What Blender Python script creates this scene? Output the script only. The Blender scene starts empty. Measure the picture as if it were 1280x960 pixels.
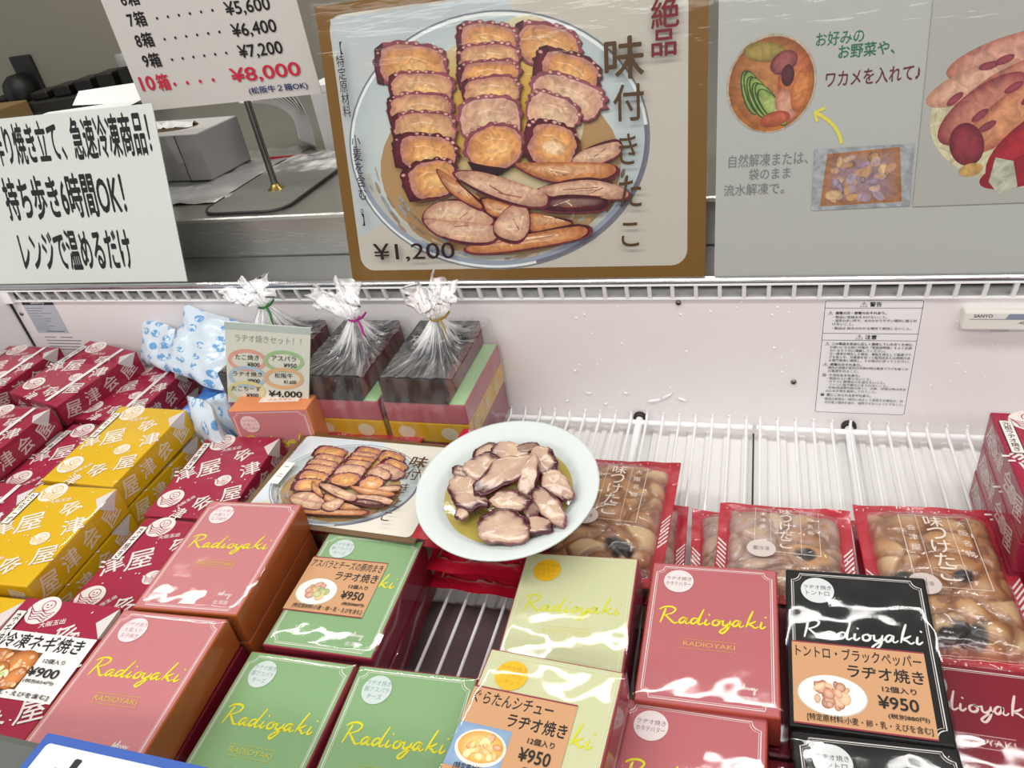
import bpy, math, random
from mathutils import Vector, Matrix, noise
from mathutils.geometry import tessellate_polygon
sc = bpy.context.scene
COL = sc.collection
R_ = math.radians
rnd = random.Random(7)

# ------------------------------------------------------------------ camera, world, lamps, exposure
cam = bpy.data.cameras.new('camera')
cam.sensor_width = 36.0
cam.lens = 926 / 1280 * 36.0
cam.clip_start = 0.01
camo = bpy.data.objects.new('camera', cam)
COL.objects.link(camo)
_r = Vector((0.9534, 0.2652, -0.1441)); _f = Vector((-0.3003, 0.7852, -0.5416)); _u = _r.cross(_f)
_m = Matrix((_r, _u, -_f)).transposed().to_4x4()
_m.translation = (0.0, -0.764, 0.565)
camo.matrix_world = _m
sc.camera = camo

w = bpy.data.worlds.new('shop_hall'); sc.world = w; w.use_nodes = True
w.node_tree.nodes['Background'].inputs[0].default_value = (0.92, 0.96, 1.0, 1)
w.node_tree.nodes['Background'].inputs[1].default_value = 0.42
sc.view_settings.view_transform = 'Standard'
sc.view_settings.look = 'None'
sc.view_settings.gamma = 1.0
sc.view_settings.use_curve_mapping = False
sc.view_settings.exposure = 0.0
sc.cycles.max_bounces = 10
sc.cycles.transparent_max_bounces = 24
sc.cycles.caustics_reflective = False
sc.cycles.caustics_refractive = False


def tube_lamp(name, loc, sx, sy, power, rot=(0, 0, 0), col=(1.0, 0.98, 0.95)):
    l = bpy.data.lights.new(name, 'AREA'); l.shape = 'RECTANGLE'; l.size = sx; l.size_y = sy
    l.energy = power; l.color = col
    o = bpy.data.objects.new(name, l); COL.objects.link(o); o.location = loc; o.rotation_euler = rot
    return o


tube_lamp('ceiling_tube_lamp', (-0.55, 0.66, 1.74), 3.2, 0.035, 19)
tube_lamp('ceiling_tube_lamp', (-0.55, -0.75, 1.74), 3.6, 0.30, 34)
tube_lamp('ceiling_tube_lamp', (0.3, -2.3, 1.74), 4.5, 0.6, 60)

# ------------------------------------------------------------------ colour + material helpers
def C(h):
    h = h.lstrip('#')
    out = []
    for i in (0, 2, 4):
        c = int(h[i:i + 2], 16) / 255
        out.append(c / 12.92 if c <= 0.04045 else ((c + 0.055) / 1.055) ** 2.4)
    return (out[0], out[1], out[2], 1.0)


def lerp(a, b, t):
    return tuple(a[i] + (b[i] - a[i]) * t for i in range(len(a)))


_mats = {}


def mat(name, col=None, rough=0.5, metal=0.0, coat=0.0, bump=0.0, bscale=40.0, spec=0.5, trans=0.0, stretch=None, sss=0.0):
    """col None = read the colour attribute of the mesh."""
    if name in _mats:
        return _mats[name]
    m = bpy.data.materials.new(name); m.use_nodes = True
    nt = m.node_tree; b = nt.nodes['Principled BSDF']
    if col is None:
        a = nt.nodes.new('ShaderNodeVertexColor'); a.layer_name = 'Col'
        nt.links.new(a.outputs['Color'], b.inputs['Base Color'])
    else:
        b.inputs['Base Color'].default_value = C(col)
    b.inputs['Roughness'].default_value = rough
    b.inputs['Metallic'].default_value = metal
    b.inputs['Coat Weight'].default_value = coat
    b.inputs['Coat Roughness'].default_value = 0.06
    b.inputs['Specular IOR Level'].default_value = spec
    b.inputs['Transmission Weight'].default_value = trans
    if sss:
        b.inputs['Subsurface Weight'].default_value = sss
        b.inputs['Subsurface Radius'].default_value = (0.01, 0.004, 0.002)
        b.inputs['Subsurface Scale'].default_value = 0.5
    if bump:
        t = nt.nodes.new('ShaderNodeTexCoord'); n = nt.nodes.new('ShaderNodeTexNoise'); bp = nt.nodes.new('ShaderNodeBump')
        n.inputs['Scale'].default_value = bscale; n.inputs['Detail'].default_value = 4
        src = t.outputs['Object']
        if stretch:
            mp = nt.nodes.new('ShaderNodeMapping'); mp.inputs['Scale'].default_value = stretch
            nt.links.new(src, mp.inputs['Vector']); src = mp.outputs['Vector']
        nt.links.new(src, n.inputs['Vector'])
        bp.inputs['Strength'].default_value = bump; bp.inputs['Distance'].default_value = 0.002
        nt.links.new(n.outputs['Fac'], bp.inputs['Height']); nt.links.new(bp.outputs['Normal'], b.inputs['Normal'])
    _mats[name] = m
    return m


def film_mat(name, rough=0.06, ior=1.5, bump=0.3, bscale=25.0, haze=0.0, gain=1.0, stretch=None, dist=0.002, attr=False):
    """Thin clear film: lets light straight through, mirrors lamps by Fresnel, a little milky where haze > 0."""
    if name in _mats:
        return _mats[name]
    m = bpy.data.materials.new(name); m.use_nodes = True
    nt = m.node_tree; N = nt.nodes; L = nt.links
    for n in list(N):
        N.remove(n)
    out = N.new('ShaderNodeOutputMaterial'); mix = N.new('ShaderNodeMixShader'); tr = N.new('ShaderNodeBsdfTransparent')
    gl = N.new('ShaderNodeBsdfGlossy'); fr = N.new('ShaderNodeLayerWeight'); fr.inputs['Blend'].default_value = 0.5
    pw = N.new('ShaderNodeMath'); pw.operation = 'POWER'; pw.inputs[1].default_value = 5.0
    f0 = ((ior - 1) / (ior + 1)) ** 2
    ma = N.new('ShaderNodeMath'); ma.operation = 'MULTIPLY_ADD'; ma.inputs[1].default_value = 0.9 - f0; ma.inputs[2].default_value = f0
    mu = N.new('ShaderNodeMath'); mu.operation = 'MULTIPLY'
    tr.inputs[0].default_value = (0.985, 0.985, 0.985, 1)
    gl.inputs['Roughness'].default_value = rough
    mu.inputs[1].default_value = gain; mu.use_clamp = True
    t = N.new('ShaderNodeTexCoord'); n = N.new('ShaderNodeTexNoise'); bp = N.new('ShaderNodeBump')
    n.inputs['Scale'].default_value = bscale; n.inputs['Detail'].default_value = 3
    src = t.outputs['Object']
    if stretch:
        mp = N.new('ShaderNodeMapping'); mp.inputs['Scale'].default_value = stretch
        L.new(src, mp.inputs['Vector']); src = mp.outputs['Vector']
    L.new(src, n.inputs['Vector']); L.new(n.outputs['Fac'], bp.inputs['Height'])
    bp.inputs['Strength'].default_value = bump; bp.inputs['Distance'].default_value = dist
    nrm = bp.outputs['Normal']
    L.new(nrm, gl.inputs['Normal'])
    L.new(fr.outputs['Facing'], pw.inputs[0]); L.new(pw.outputs[0], ma.inputs[0]); L.new(ma.outputs[0], mu.inputs[0])
    base = tr.outputs[0]
    if haze:
        dd = N.new('ShaderNodeBsdfDiffuse'); dd.inputs[0].default_value = (0.95, 0.95, 0.96, 1); dt = N.new('ShaderNodeBsdfTranslucent'); dt.inputs[0].default_value = (0.95, 0.95, 0.96, 1)
        df = N.new('ShaderNodeAddShader'); L.new(dd.outputs[0], df.inputs[0]); L.new(dt.outputs[0], df.inputs[1])
        mh = N.new('ShaderNodeMixShader'); cr = N.new('ShaderNodeValToRGB')
        cr.color_ramp.elements[0].position = 0.42; cr.color_ramp.elements[1].position = 0.70
        cr.color_ramp.elements[0].color = (haze * .25,) * 3 + (1,); cr.color_ramp.elements[1].color = (min(1, haze * 2.2),) * 3 + (1,)
        L.new(n.outputs['Fac'], cr.inputs[0]); L.new(cr.outputs[0], mh.inputs[0])
        if attr:
            va = N.new('ShaderNodeVertexColor'); va.layer_name = 'Col'; L.new(va.outputs['Color'], mh.inputs[0])
        L.new(tr.outputs[0], mh.inputs[1]); L.new(df.outputs[0], mh.inputs[2]); base = mh.outputs[0]
    L.new(mu.outputs[0], mix.inputs[0]); L.new(base, mix.inputs[1]); L.new(gl.outputs[0], mix.inputs[2])
    L.new(mix.outputs[0], out.inputs['Surface'])
    _mats[name] = m
    return m


M_PRINT = mat('printed_paper', None, 0.45, spec=0.35)
def photo_mat():
    m = mat('photo_print', None, 0.42, spec=0.4); nt = m.node_tree; b = nt.nodes['Principled BSDF']; L = nt.links
    a = [n for n in nt.nodes if n.type == 'VERTEX_COLOR'][0]
    t = nt.nodes.new('ShaderNodeTexCoord'); n1 = nt.nodes.new('ShaderNodeTexNoise'); n1.inputs['Scale'].default_value = 95; n1.inputs['Detail'].default_value = 5; n1.inputs['Distortion'].default_value = 1.2
    cr = nt.nodes.new('ShaderNodeValToRGB'); cr.color_ramp.elements[0].position = .32; cr.color_ramp.elements[1].position = .68
    cr.color_ramp.elements[0].color = (.55, .50, .50, 1); cr.color_ramp.elements[1].color = (1.18, 1.16, 1.12, 1)
    mx = nt.nodes.new('ShaderNodeMixRGB'); mx.blend_type = 'MULTIPLY'; mx.inputs[0].default_value = .8
    L.new(t.outputs['Object'], n1.inputs['Vector']); L.new(n1.outputs['Fac'], cr.inputs[0]); L.new(a.outputs['Color'], mx.inputs[1]); L.new(cr.outputs[0], mx.inputs[2]); L.new(mx.outputs[0], b.inputs['Base Color'])
    return m


M_PHOTO = photo_mat()
M_MATTE = mat('matte_print', None, 0.7, spec=0.25)
M_CARD = mat('printed_carton', None, 0.42, spec=0.25)
M_FOOD = mat('wet_food', None, 0.22, coat=0.35, bump=0.25, bscale=160, sss=0.15)
M_BROTH = mat('packed_food', None, 0.3, coat=0.25, bump=0.2, bscale=120)
M_FILM = film_mat('shrink_film', 0.045, 1.42, 0.12, 14, gain=0.9)
M_LAMI = film_mat('laminate', 0.10, 1.45, 0.5, 14, stretch=(1, 5, 1), gain=0.9)
M_CELLO = film_mat('cellophane', 0.12, 1.5, 0.7, 70, haze=0.035, gain=1.6, stretch=(1, 1, .3))
M_FRILL = film_mat('cellophane_gathered', 0.14, 1.5, 0.5, 90, haze=0.42, gain=2.2, attr=True)
M_POUCH = film_mat('pouch_film', 0.10, 1.5, 0.9, 55, haze=0.012, gain=1.3)
M_WHITE = mat('white_enamel', 'f4f3f1', 0.38, bump=0.06, bscale=30)
M_WIRE = mat('white_coated_wire', 'f8f8f8', 0.3, coat=0.3)
M_ALU = mat('brushed_aluminium', 'dcdcdf', 0.22, metal=1.0, bump=0.08, bscale=30, stretch=(1, 40, 40))
M_STEEL = mat('scratched_steel', 'a09f97', 0.36, metal=.75, bump=0.12, bscale=20, stretch=(1.5, 30, 30))
M_STEELTOP = mat('steel_worktop', 'b0afa8', 0.30, metal=.8, bump=0.08, bscale=25)
M_DARK = mat('dark_rubber', '23211f', 0.5)
M_GREYRIM = mat('grey_rim_plastic', '5a5c58', 0.45)

# ------------------------------------------------------------------ mesh builder
class MB:
    def __init__(s):
        s.v = []; s.f = []; s.c = []; s.m = []; s.sm = []

    def add(s, verts, faces, col=(1, 1, 1, 1), m=0, smooth=False, M=None, vcol=False):
        o = len(s.v)
        for p in verts:
            s.v.append(tuple(M @ Vector(p)) if M is not None else tuple(p))
        for f in faces:
            s.f.append([i + o for i in f])
            s.c.append([col[i] for i in f] if vcol else [col] * len(f))
            s.m.append(m); s.sm.append(smooth)

    def box(s, a, b, col=(1, 1, 1, 1), m=0, bev=0.0, M=None, top=None):
        x0, y0, z0 = a; x1, y1, z1 = b
        if bev <= 0:
            v = [(x0, y0, z0), (x1, y0, z0), (x1, y1, z0), (x0, y1, z0), (x0, y0, z1), (x1, y0, z1), (x1, y1, z1), (x0, y1, z1)]
            f = [(3, 2, 1, 0), (0, 1, 5, 4), (1, 2, 6, 5), (2, 3, 7, 6), (3, 0, 4, 7)]
            s.add(v, f, col, m, False, M); s.add([v[4], v[5], v[6], v[7]], [(0, 1, 2, 3)], top or col, m, False, M)
            return
        k = bev
        rings = []
        segs = ((0.0, 0.0, 1), (1 - .7071, 1 - .7071, 0), (1, 1, 0))
        prof = [(k, 0), (k * .29, k * .29), (0, k)]
        lv = [(i, z0 + h) for i, h in prof] + [(i, z1 - h) for i, h in reversed(prof)]
        for ins, z in lv:
            ring = []
            for cx, cy, a0 in ((x1, y1, 0), (x0, y1, 90), (x0, y0, 180), (x1, y0, 270)):
                sx = -1 if cx == x1 else 1; sy = -1 if cy == y1 else 1
                for t in (0, 45, 90):
                    a_ = R_(a0 + t)
                    rr = k - ins
                    ring.append((cx + sx * k + rr * math.cos(a_), cy + sy * k + rr * math.sin(a_), z))
            rings.append(ring)
        n = 12
        v = [p for r in rings for p in r]
        f = []
        for j in range(len(rings) - 1):
            for i in range(n):
                f.append((j * n + i, j * n + (i + 1) % n, (j + 1) * n + (i + 1) % n, (j + 1) * n + i))
        s.add(v, f, col, m, False, M)
        s.add(rings[0][::-1], [tuple(range(n))], col, m, False, M)
        s.add(rings[-1], [tuple(range(n))], top or col, m, False, M)

    def tube(s, path, r, col=(1, 1, 1, 1), m=0, n=10, cap=True, M=None, closed=False):
        P = [Vector(p) for p in path]
        rs = r if isinstance(r, (list, tuple)) else [r] * len(P)
        v = []; f = []
        up = Vector((0, 0, 1))
        for i, p in enumerate(P):
            if closed:
                d = P[(i + 1) % len(P)] - P[i - 1]
            else:
                d = P[min(i + 1, len(P) - 1)] - P[max(i - 1, 0)]
            d.normalize()
            a = up if abs(d.dot(up)) < 0.95 else Vector((1, 0, 0))
            x = d.cross(a).normalized(); y = d.cross(x).normalized()
            for k in range(n):
                t = 2 * math.pi * k / n
                v.append(p + (x * math.cos(t) + y * math.sin(t)) * rs[i])
        L = len(P)
        for i in range(L if closed else L - 1):
            for k in range(n):
                j = (i + 1) % L
                f.append((i * n + k, i * n + (k + 1) % n, j * n + (k + 1) % n, j * n + k))
        s.add(v, f, col, m, True, M)
        if cap and not closed:
            s.add(v[:n], [tuple(range(n))], col, m, False, M); s.add(v[-n:], [tuple(range(n))], col, m, False, M)

    def lathe(s, prof, n=48, col=(1, 1, 1, 1), m=0, M=None, smooth=True):
        v = []; f = []
        for r, z in prof:
            for k in range(n):
                t = 2 * math.pi * k / n
                v.append((r * math.cos(t), r * math.sin(t), z))
        for j in range(len(prof) - 1):
            for k in range(n):
                f.append((j * n + k, j * n + (k + 1) % n, (j + 1) * n + (k + 1) % n, (j + 1) * n + k))
        s.add(v, f, col, m, smooth, M)

    def grid(s, fn, nu, nv, col=(1, 1, 1, 1), m=0, smooth=True, colfn=None, M=None):
        v = []; cs = []
        for j in range(nv + 1):
            for i in range(nu + 1):
                v.append(fn(i / nu, j / nv))
                if colfn:
                    cs.append(colfn(i / nu, j / nv))
        f = []
        for j in range(nv):
            for i in range(nu):
                a = j * (nu + 1) + i
                f.append((a, a + 1, a + nu + 2, a + nu + 1))
        s.add(v, f, cs if colfn else col, m, smooth, M, vcol=bool(colfn))

    def build(s, name, mats, parent=None, kind=None):
        me = bpy.data.meshes.new(name)
        me.from_pydata(s.v, [], s.f)
        ca = me.color_attributes.new('Col', 'FLOAT_COLOR', 'CORNER')
        flat = []
        for c in s.c:
            for q in c:
                flat.extend(q)
        ca.data.foreach_set('color', flat)
        me.polygons.foreach_set('material_index', s.m)
        me.polygons.foreach_set('use_smooth', s.sm)
        if not isinstance(mats, (list, tuple)):
            mats = [mats]
        for k in mats:
            me.materials.append(k)
        me.update()
        o = bpy.data.objects.new(name, me); COL.objects.link(o)
        if parent:
            o.parent = parent
        if kind:
            o['kind'] = kind
        return o


def tag(o, label, cat, group=None):
    o['label'] = label; o['category'] = cat
    if group:
        o['group'] = group
    return o


def thing(name, label, cat, loc=(0, 0, 0), rot=None, group=None):
    o = bpy.data.objects.new(name, None); COL.objects.link(o); o.empty_display_size = 0.02
    o.location = loc
    if rot is not None:
        o.rotation_euler = rot.to_euler() if isinstance(rot, Matrix) else rot
    return tag(o, label, cat, group)


def plabel(o, s):
    o['label'] = s
    return o

# ------------------------------------------------------------------ lettering
_tc = {}


def glyphs(s, bold=0.0, shear=0.0, vertical=False):
    k = (s, bold, shear, vertical)
    if k in _tc:
        return _tc[k]
    c = bpy.data.curves.new('t', 'FONT')
    c.body = '\n'.join(s) if vertical else s
    c.size = 1; c.offset = bold; c.shear = shear; c.resolution_u = 3
    if vertical:
        c.align_x = 'CENTER'; c.space_line = 0.95
    o = bpy.data.objects.new('t', c); COL.objects.link(o)
    dg = bpy.context.evaluated_depsgraph_get()
    dg.update()
    me = bpy.data.meshes.new_from_object(o.evaluated_get(dg))
    v = [(p.co.x, p.co.y) for p in me.vertices]; f = [tuple(p.vertices) for p in me.polygons]
    bpy.data.objects.remove(o); bpy.data.curves.remove(c); bpy.data.meshes.remove(me)
    x0 = min(p[0] for p in v); x1 = max(p[0] for p in v); y0 = min(p[1] for p in v); y1 = max(p[1] for p in v)
    v = [((p[0] - x0) / (x1 - x0), (p[1] - y0) / (y1 - y0)) for p in v]
    _tc[k] = (v, f, x1 - x0, y1 - y0)
    return _tc[k]


def smooth_pts(pts, n=6, closed=False):
    out = []
    L = len(pts)
    rng = range(L if closed else L - 1)
    for i in rng:
        if closed:
            p0, p1, p2, p3 = pts[i - 1], pts[i], pts[(i + 1) % L], pts[(i + 2) % L]
        else:
            p0 = pts[max(i - 1, 0)]; p1 = pts[i]; p2 = pts[i + 1]; p3 = pts[min(i + 2, L - 1)]
        for k in range(n):
            t = k / n
            out.append(tuple(0.5 * ((2 * p1[d]) + (-p0[d] + p2[d]) * t + (2 * p0[d] - 5 * p1[d] + 4 * p2[d] - p3[d]) * t * t + (-p0[d] + 3 * p1[d] - 3 * p2[d] + p3[d]) * t ** 3) for d in range(len(p1))))
    if not closed:
        out.append(tuple(pts[-1]))
    return out


class Cv(MB):
    """Flat printing on a sheet: every call lies a hair above the one before."""
    def __init__(s, mapf=None, h=0.00025, dh=0.000012, xf=None):
        super().__init__(); s.mapf = mapf; s.h = h; s.dh = dh; s.xf = xf; s.mi = 0

    def put(s, v, f, col, vcol=False, m=0):
        s.h += s.dh
        out = []
        for p in v:
            q = s.xf(p) if s.xf else p
            out.append(s.mapf(q[0], q[1], s.h) if s.mapf else (q[0], q[1], s.h))
        s.add(out, f, col, m or s.mi, False, None, vcol)

    def poly(s, pts, col, cen=None):
        """Simple outline; with cen = a centre colour the fill blends from the middle out."""
        if cen is None:
            tri = tessellate_polygon([[Vector((p[0], p[1], 0)) for p in pts]])
            ar = sum(pts[i - 1][0] * pts[i][1] - pts[i][0] * pts[i - 1][1] for i in range(len(pts)))
            f = [tuple(t) for t in tri]
            s.put(pts, f, col)
        else:
            cx = sum(p[0] for p in pts) / len(pts); cy = sum(p[1] for p in pts) / len(pts); n = len(pts)
            mid = [(cx + (p[0] - cx) * .6, cy + (p[1] - cy) * .6) for p in pts]
            v = list(pts) + mid + [(cx, cy)]
            f = [(i, (i + 1) % n, n + (i + 1) % n, n + i) for i in range(n)] + [(n + i, n + (i + 1) % n, 2 * n) for i in range(n)]
            cs = [col] * n + [lerp(col, cen, .75)] * n + [cen]
            s.put(v, f, cs, vcol=True)

    def rect(s, x0, y0, x1, y1, col):
        s.put([(x0, y0), (x1, y0), (x1, y1), (x0, y1)], [(0, 1, 2, 3)], col)

    def rrect(s, x0, y0, x1, y1, r, col, notch=False):
        s.poly(rr_pts(x0, y0, x1, y1, r, notch), col)

    def ell(s, cx, cy, rx, ry, col, rot=0, cen=None, n=36):
        a = R_(rot); ca, sa = math.cos(a), math.sin(a)
        pts = []
        for k in range(n):
            t = 2 * math.pi * k / n
            x, y = rx * math.cos(t), ry * math.sin(t)
            pts.append((cx + x * ca - y * sa, cy + x * sa + y * ca))
        if cen is None:
            s.put(pts, [tuple(range(n))], col)
        else:
            s.poly(pts, col, cen)

    def line(s, pts, wd, col, closed=False):
        n = len(pts); v = []
        ws = wd if isinstance(wd, (list, tuple)) else [wd] * n
        for i in range(n):
            if closed:
                a = pts[i - 1]; b = pts[(i + 1) % n]
            else:
                a = pts[max(i - 1, 0)]; b = pts[min(i + 1, n - 1)]
            dx, dy = b[0] - a[0], b[1] - a[1]; l = math.hypot(dx, dy) or 1
            nx, ny = -dy / l * ws[i] / 2, dx / l * ws[i] / 2
            v += [(pts[i][0] + nx, pts[i][1] + ny), (pts[i][0] - nx, pts[i][1] - ny)]
        f = [(2 * i + 1, 2 * ((i + 1) % n) + 1, 2 * ((i + 1) % n), 2 * i) for i in range(n if closed else n - 1)]
        s.put(v, f, col)

    def ring(s, cx, cy, rx, ry, wd, col, a0=0, a1=360, n=64, rot=0):
        full = (a1 - a0) >= 360
        ca, sa = math.cos(R_(rot)), math.sin(R_(rot))
        pts = []
        for k in range(n if full else n + 1):
            t = R_(a0 + (a1 - a0) * k / n); x, y = rx * math.cos(t), ry * math.sin(t)
            pts.append((cx + x * ca - y * sa, cy + x * sa + y * ca))
        s.line(pts, wd, col, closed=full)

    def fit(s, t, x0, y0, x1, y1, col, bold=0.0, shear=0.0, vertical=False):
        v, f, gw, gh = glyphs(t, 0, shear, vertical)
        dx, dy = bold * (x1 - x0) / gw * .75, bold * (y1 - y0) / gh * .75
        for ox, oy in (((0, 0),) if bold < .004 else ((-dx, 0), (dx, 0), (0, -dy), (0, dy)) if bold > .013 else ((-dx, -dy * .5), (dx, dy * .5))):
            s.put([(x0 + p[0] * (x1 - x0) + ox, y0 + p[1] * (y1 - y0) + oy) for p in v], f, col)

    def text(s, t, cx, cy, h, col, bold=0.0, rot=0, sx=1.0, anchor='c', shear=0.0, vertical=False):
        v, f, gw, gh = glyphs(t, 0, shear, vertical)
        hh = h if not vertical else h * len(t)
        sc_ = hh / gh; wd = gw * sc_ * sx
        ox = {'c': -wd / 2, 'l': 0, 'r': -wd}[anchor]
        a = R_(rot); ca, sa = math.cos(a), math.sin(a)
        d = bold * sc_ * .75
        for bx, by in (((0, 0),) if bold < .004 else ((-d, 0), (d, 0), (0, -d), (0, d))):
            out = []
            for p in v:
                x = ox + p[0] * wd + bx; y = (p[1] - .5) * hh + by
                out.append((cx + x * ca - y * sa, cy + x * sa + y * ca))
            s.put(out, f, col)
        return wd


def rr_pts(x0, y0, x1, y1, r, notch=False, n=6):
    pts = []
    for cx, cy, a0 in ((x1, y1, 0), (x0, y1, 90), (x0, y0, 180), (x1, y0, 270)):
        sx = -1 if cx == x1 else 1; sy = -1 if cy == y1 else 1
        for k in range(n + 1):
            if notch:
                a = R_(a0 + 270 - 90 * k / n) if False else R_(a0 - 90 - 90 * k / n + 0)
                pts.append((cx + r * math.cos(a), cy + r * math.sin(a)))
            else:
                a = R_(a0 + 90 * k / n)
                pts.append((cx + sx * r + r * math.cos(a), cy + sy * r + r * math.sin(a)))
    return pts


# brush script: strokes with pressure, unit x height about .36, total width about 4.55
_RADIO = [
    [(.20, .86), (.12, .45), (.02, .0)], [(-.08, .78), (.12, .93), (.42, .97), (.62, .84), (.5, .6), (.18, .44)], [(.2, .46), (.42, .22), (.62, .02), (.78, .08)],
    [(1.12, .33), (.98, .37), (.84, .2), (.88, .04), (1.02, .12), (1.14, .34), (1.1, .1), (1.18, .03), (1.32, .14)],
    [(1.62, .33), (1.46, .37), (1.33, .2), (1.38, .04), (1.54, .14), (1.7, .5), (1.84, .93)], [(1.84, .93), (1.7, .45), (1.64, .1), (1.72, .03), (1.86, .14)],
    [(1.98, .36), (1.92, .1), (2.0, .03), (2.14, .16)], [(2.06, .6), (2.11, .64)],
    [(2.42, .36), (2.26, .26), (2.26, .06), (2.42, .04), (2.52, .2), (2.42, .36), (2.52, .3), (2.64, .3)],
    [(2.68, .36), (2.66, .12), (2.76, .05), (2.92, .18), (2.98, .36)], [(2.98, .36), (2.9, -.06), (2.68, -.38), (2.56, -.28), (2.82, -.02), (3.08, .18)],
    [(3.36, .35), (3.22, .38), (3.08, .2), (3.13, .04), (3.26, .13), (3.38, .35), (3.34, .1), (3.42, .03), (3.54, .14)],
    [(3.9, 1.0), (3.74, .5), (3.62, .03)], [(4.02, .42), (3.86, .3), (3.72, .22), (3.86, .14), (3.98, .02), (4.12, .12)],
    [(4.26, .4), (4.2, .1), (4.28, .03), (4.42, .16)], [(4.38, .64), (4.44, .68)],
]


def script_radioyaki(cv, x0, y0, width, col, rise=0.0, wt=0.085):
    k = width / 4.5
    for st in _RADIO:
        p = smooth_pts(st, 5)
        n = len(p)
        ws = [wt * k * (0.55 + 0.6 * math.sin(math.pi * min(1, (i + .6) / n) ** .8)) for i in range(n)]
        cv.line([(x0 + q[0] * k, y0 + q[1] * k * .92 + q[0] * k * rise) for q in p], ws, col)


def squiggle_logo(cv, x, y, k, col):
    """the little script signature in a box corner"""
    p = smooth_pts([(0, 0), (.15, .5), (.2, 0), (.4, .35), (.4, 0), (.6, .7), (.6, 0), (.85, .3), (1, 0), (1.2, .3), (1.3, 0), (1.5, .3), (1.55, -.4), (1.4, -.3), (1.8, .25)], 4)
    cv.line([(x + a * k, y + b * k) for a, b in p], k * .09, col)
    cv.text('会津屋', x + k * .9, y - k * .95, k * .6, col)


# ------------------------------------------------------------------ setting
def struct(name, mb, mats):
    return mb.build(name, mats, None, 'structure')


m = MB(); m.box((-4, -3.2, -0.80), (3, 2.0, -0.78)); struct('floor', m, mat('shop_floor', '8b867c', 0.5))
m = MB(); m.box((-4, 1.15, -0.78), (3, 1.25, 1.8)); struct('wall_back', m, mat('olive_grey_wall', '8d8778', 0.6, bump=0.05, bscale=8))
m = MB(); m.box((-4, -3.2, 1.80), (3, 2.0, 1.86)); struct('ceiling', m, mat('ceiling_board', 'd9d7d0', 0.8))

# ------------------------------------------------------------------ the freezer
FX0, FX1, FY = -1.088, 0.62, -0.595
fz = thing('display_freezer', 'white open-top chest freezer with aluminium rail, holding all the boxed food', 'freezer', (-.25, -.35, -.78))
fzo = Vector((-.25, -.35, -.78))
FM = Matrix.Translation(-fzo)


def fpart(name, mb, mats):
    for i, p in enumerate(mb.v):
        mb.v[i] = (p[0] - fzo.x, p[1] - fzo.y, p[2] - fzo.z)
    return mb.build(name, mats, fz)


m = MB(); m.box((FX0 - .05, 0, -.05), (FX1 + .05, .06, .166), bev=.004); back = fpart('back_panel', m, mat('frosty_white_liner', 'eee8e8', 0.32, bump=0.10, bscale=45))
m = MB(); m.box((FX0 - .05, FY, -.05), (FX0, 0.0, .19), bev=.003); fpart('end_panel', m, M_WHITE)
m = MB(); m.box((FX1, FY, -.05), (FX1 + .05, 0.0, .19), bev=.003); fpart('end_panel', m, M_WHITE)
m = MB(); m.box((FX0 - .05, FY - .05, -.05), (FX1 + .05, FY, .147), bev=.003); fpart('front_panel', m, M_WHITE)
m = MB()   # ribbed floor plate under the wire shelves
nr = 78
for i in range(nr):
    x = FX0 + (FX1 - FX0) * i / nr; x2 = x + (FX1 - FX0) / nr
    for a, b, z0, z1 in ((x, x + .012, -.030, -.030), (x + .012, x + .014, -.030, -.025), (x + .014, x2 - .002, -.025, -.025), (x2 - .002, x2, -.025, -.030)):
        m.add([(a, FY, z0), (b, FY, z1), (b, 0, z1), (a, 0, z0)], [(0, 1, 2, 3)])
fpart('ribbed_base', m, M_WHITE)
m = MB(); m.box((FX0, FY, -.0245), (FX1, -.312, -.0215)); fpart('front_shade_sheet', m, mat('floor_shade_taupe', '6e5b5c', .4))  # thin dark sheet: the box stacks' shade on the front floor, put in as colour
m = MB(); m.box((.0105, FY, -.0252), (.0125, 0, -.0246)); fpart('base_seam', m, M_DARK)
m = MB(); m.box((FX0 - .06, FY - .09, -.76), (FX1 + .06, .07, -.05), bev=.01); fpart('cabinet', m, mat('cabinet_steel', 'd8d8d6', 0.4))
m = MB(); m.box((FX0 - .06, FY - .30, .118), (FX1 + .06, FY + .002, .148), bev=.006); fpart('front_rim', m, M_GREYRIM)
# top rail: rounded aluminium nosing with a flat ledge behind
m = MB()
prof = [(-.002, .1855), (-.006, .1858), (-.0085, .1872), (-.0092, .1895), (-.0080, .1918), (-.005, .1930), (.002, .1925), (.075, .1925), (.075, .1855)]
v = [(FX0 - .06, y, z) for y, z in prof] + [(FX1 + .06, y, z) for y, z in prof]
n = len(prof)
m.add(v, [(i, (i + 1) % n, n + (i + 1) % n, n + i) for i in range(n)] + [tuple(range(n)), tuple(range(2 * n - 1, n - 1, -1))])
fpart('top_rail', m, M_ALU)
# air grille: white blades in front of a dark duct
m = MB(); m.box((FX0 - .05, -.0030, .1625), (FX1, .0015, .1655), bev=.0006)
m.box((FX0 - .05, -.0085, .1825), (FX1, -.0040, .1850), bev=.0006)
m.box((FX0 - .05, -.0080, .163), (-1.071, .0, .184))
x = -1.054
while x < FX1:
    a = [(x - .0021, -.0082, .1835), (x + .0021, -.0082, .1835), (x + .0021, -.0028, .1640), (x - .0021, -.0028, .1640)]
    b = [(p[0], p[1] + .004, p[2] + .001) for p in a]
    m.add(a + b, [(0, 1, 2, 3), (0, 4, 5, 1), (1, 5, 6, 2), (3, 2, 6, 7), (0, 3, 7, 4)])
    x += .0256
fpart('air_grille', m, M_WIRE)
m = MB(); m.add([(FX0, .002, .1652), (FX1, .002, .1652), (FX1, .016, .1690), (FX0, .016, .1690)], [(0, 1, 2, 3)])
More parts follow.
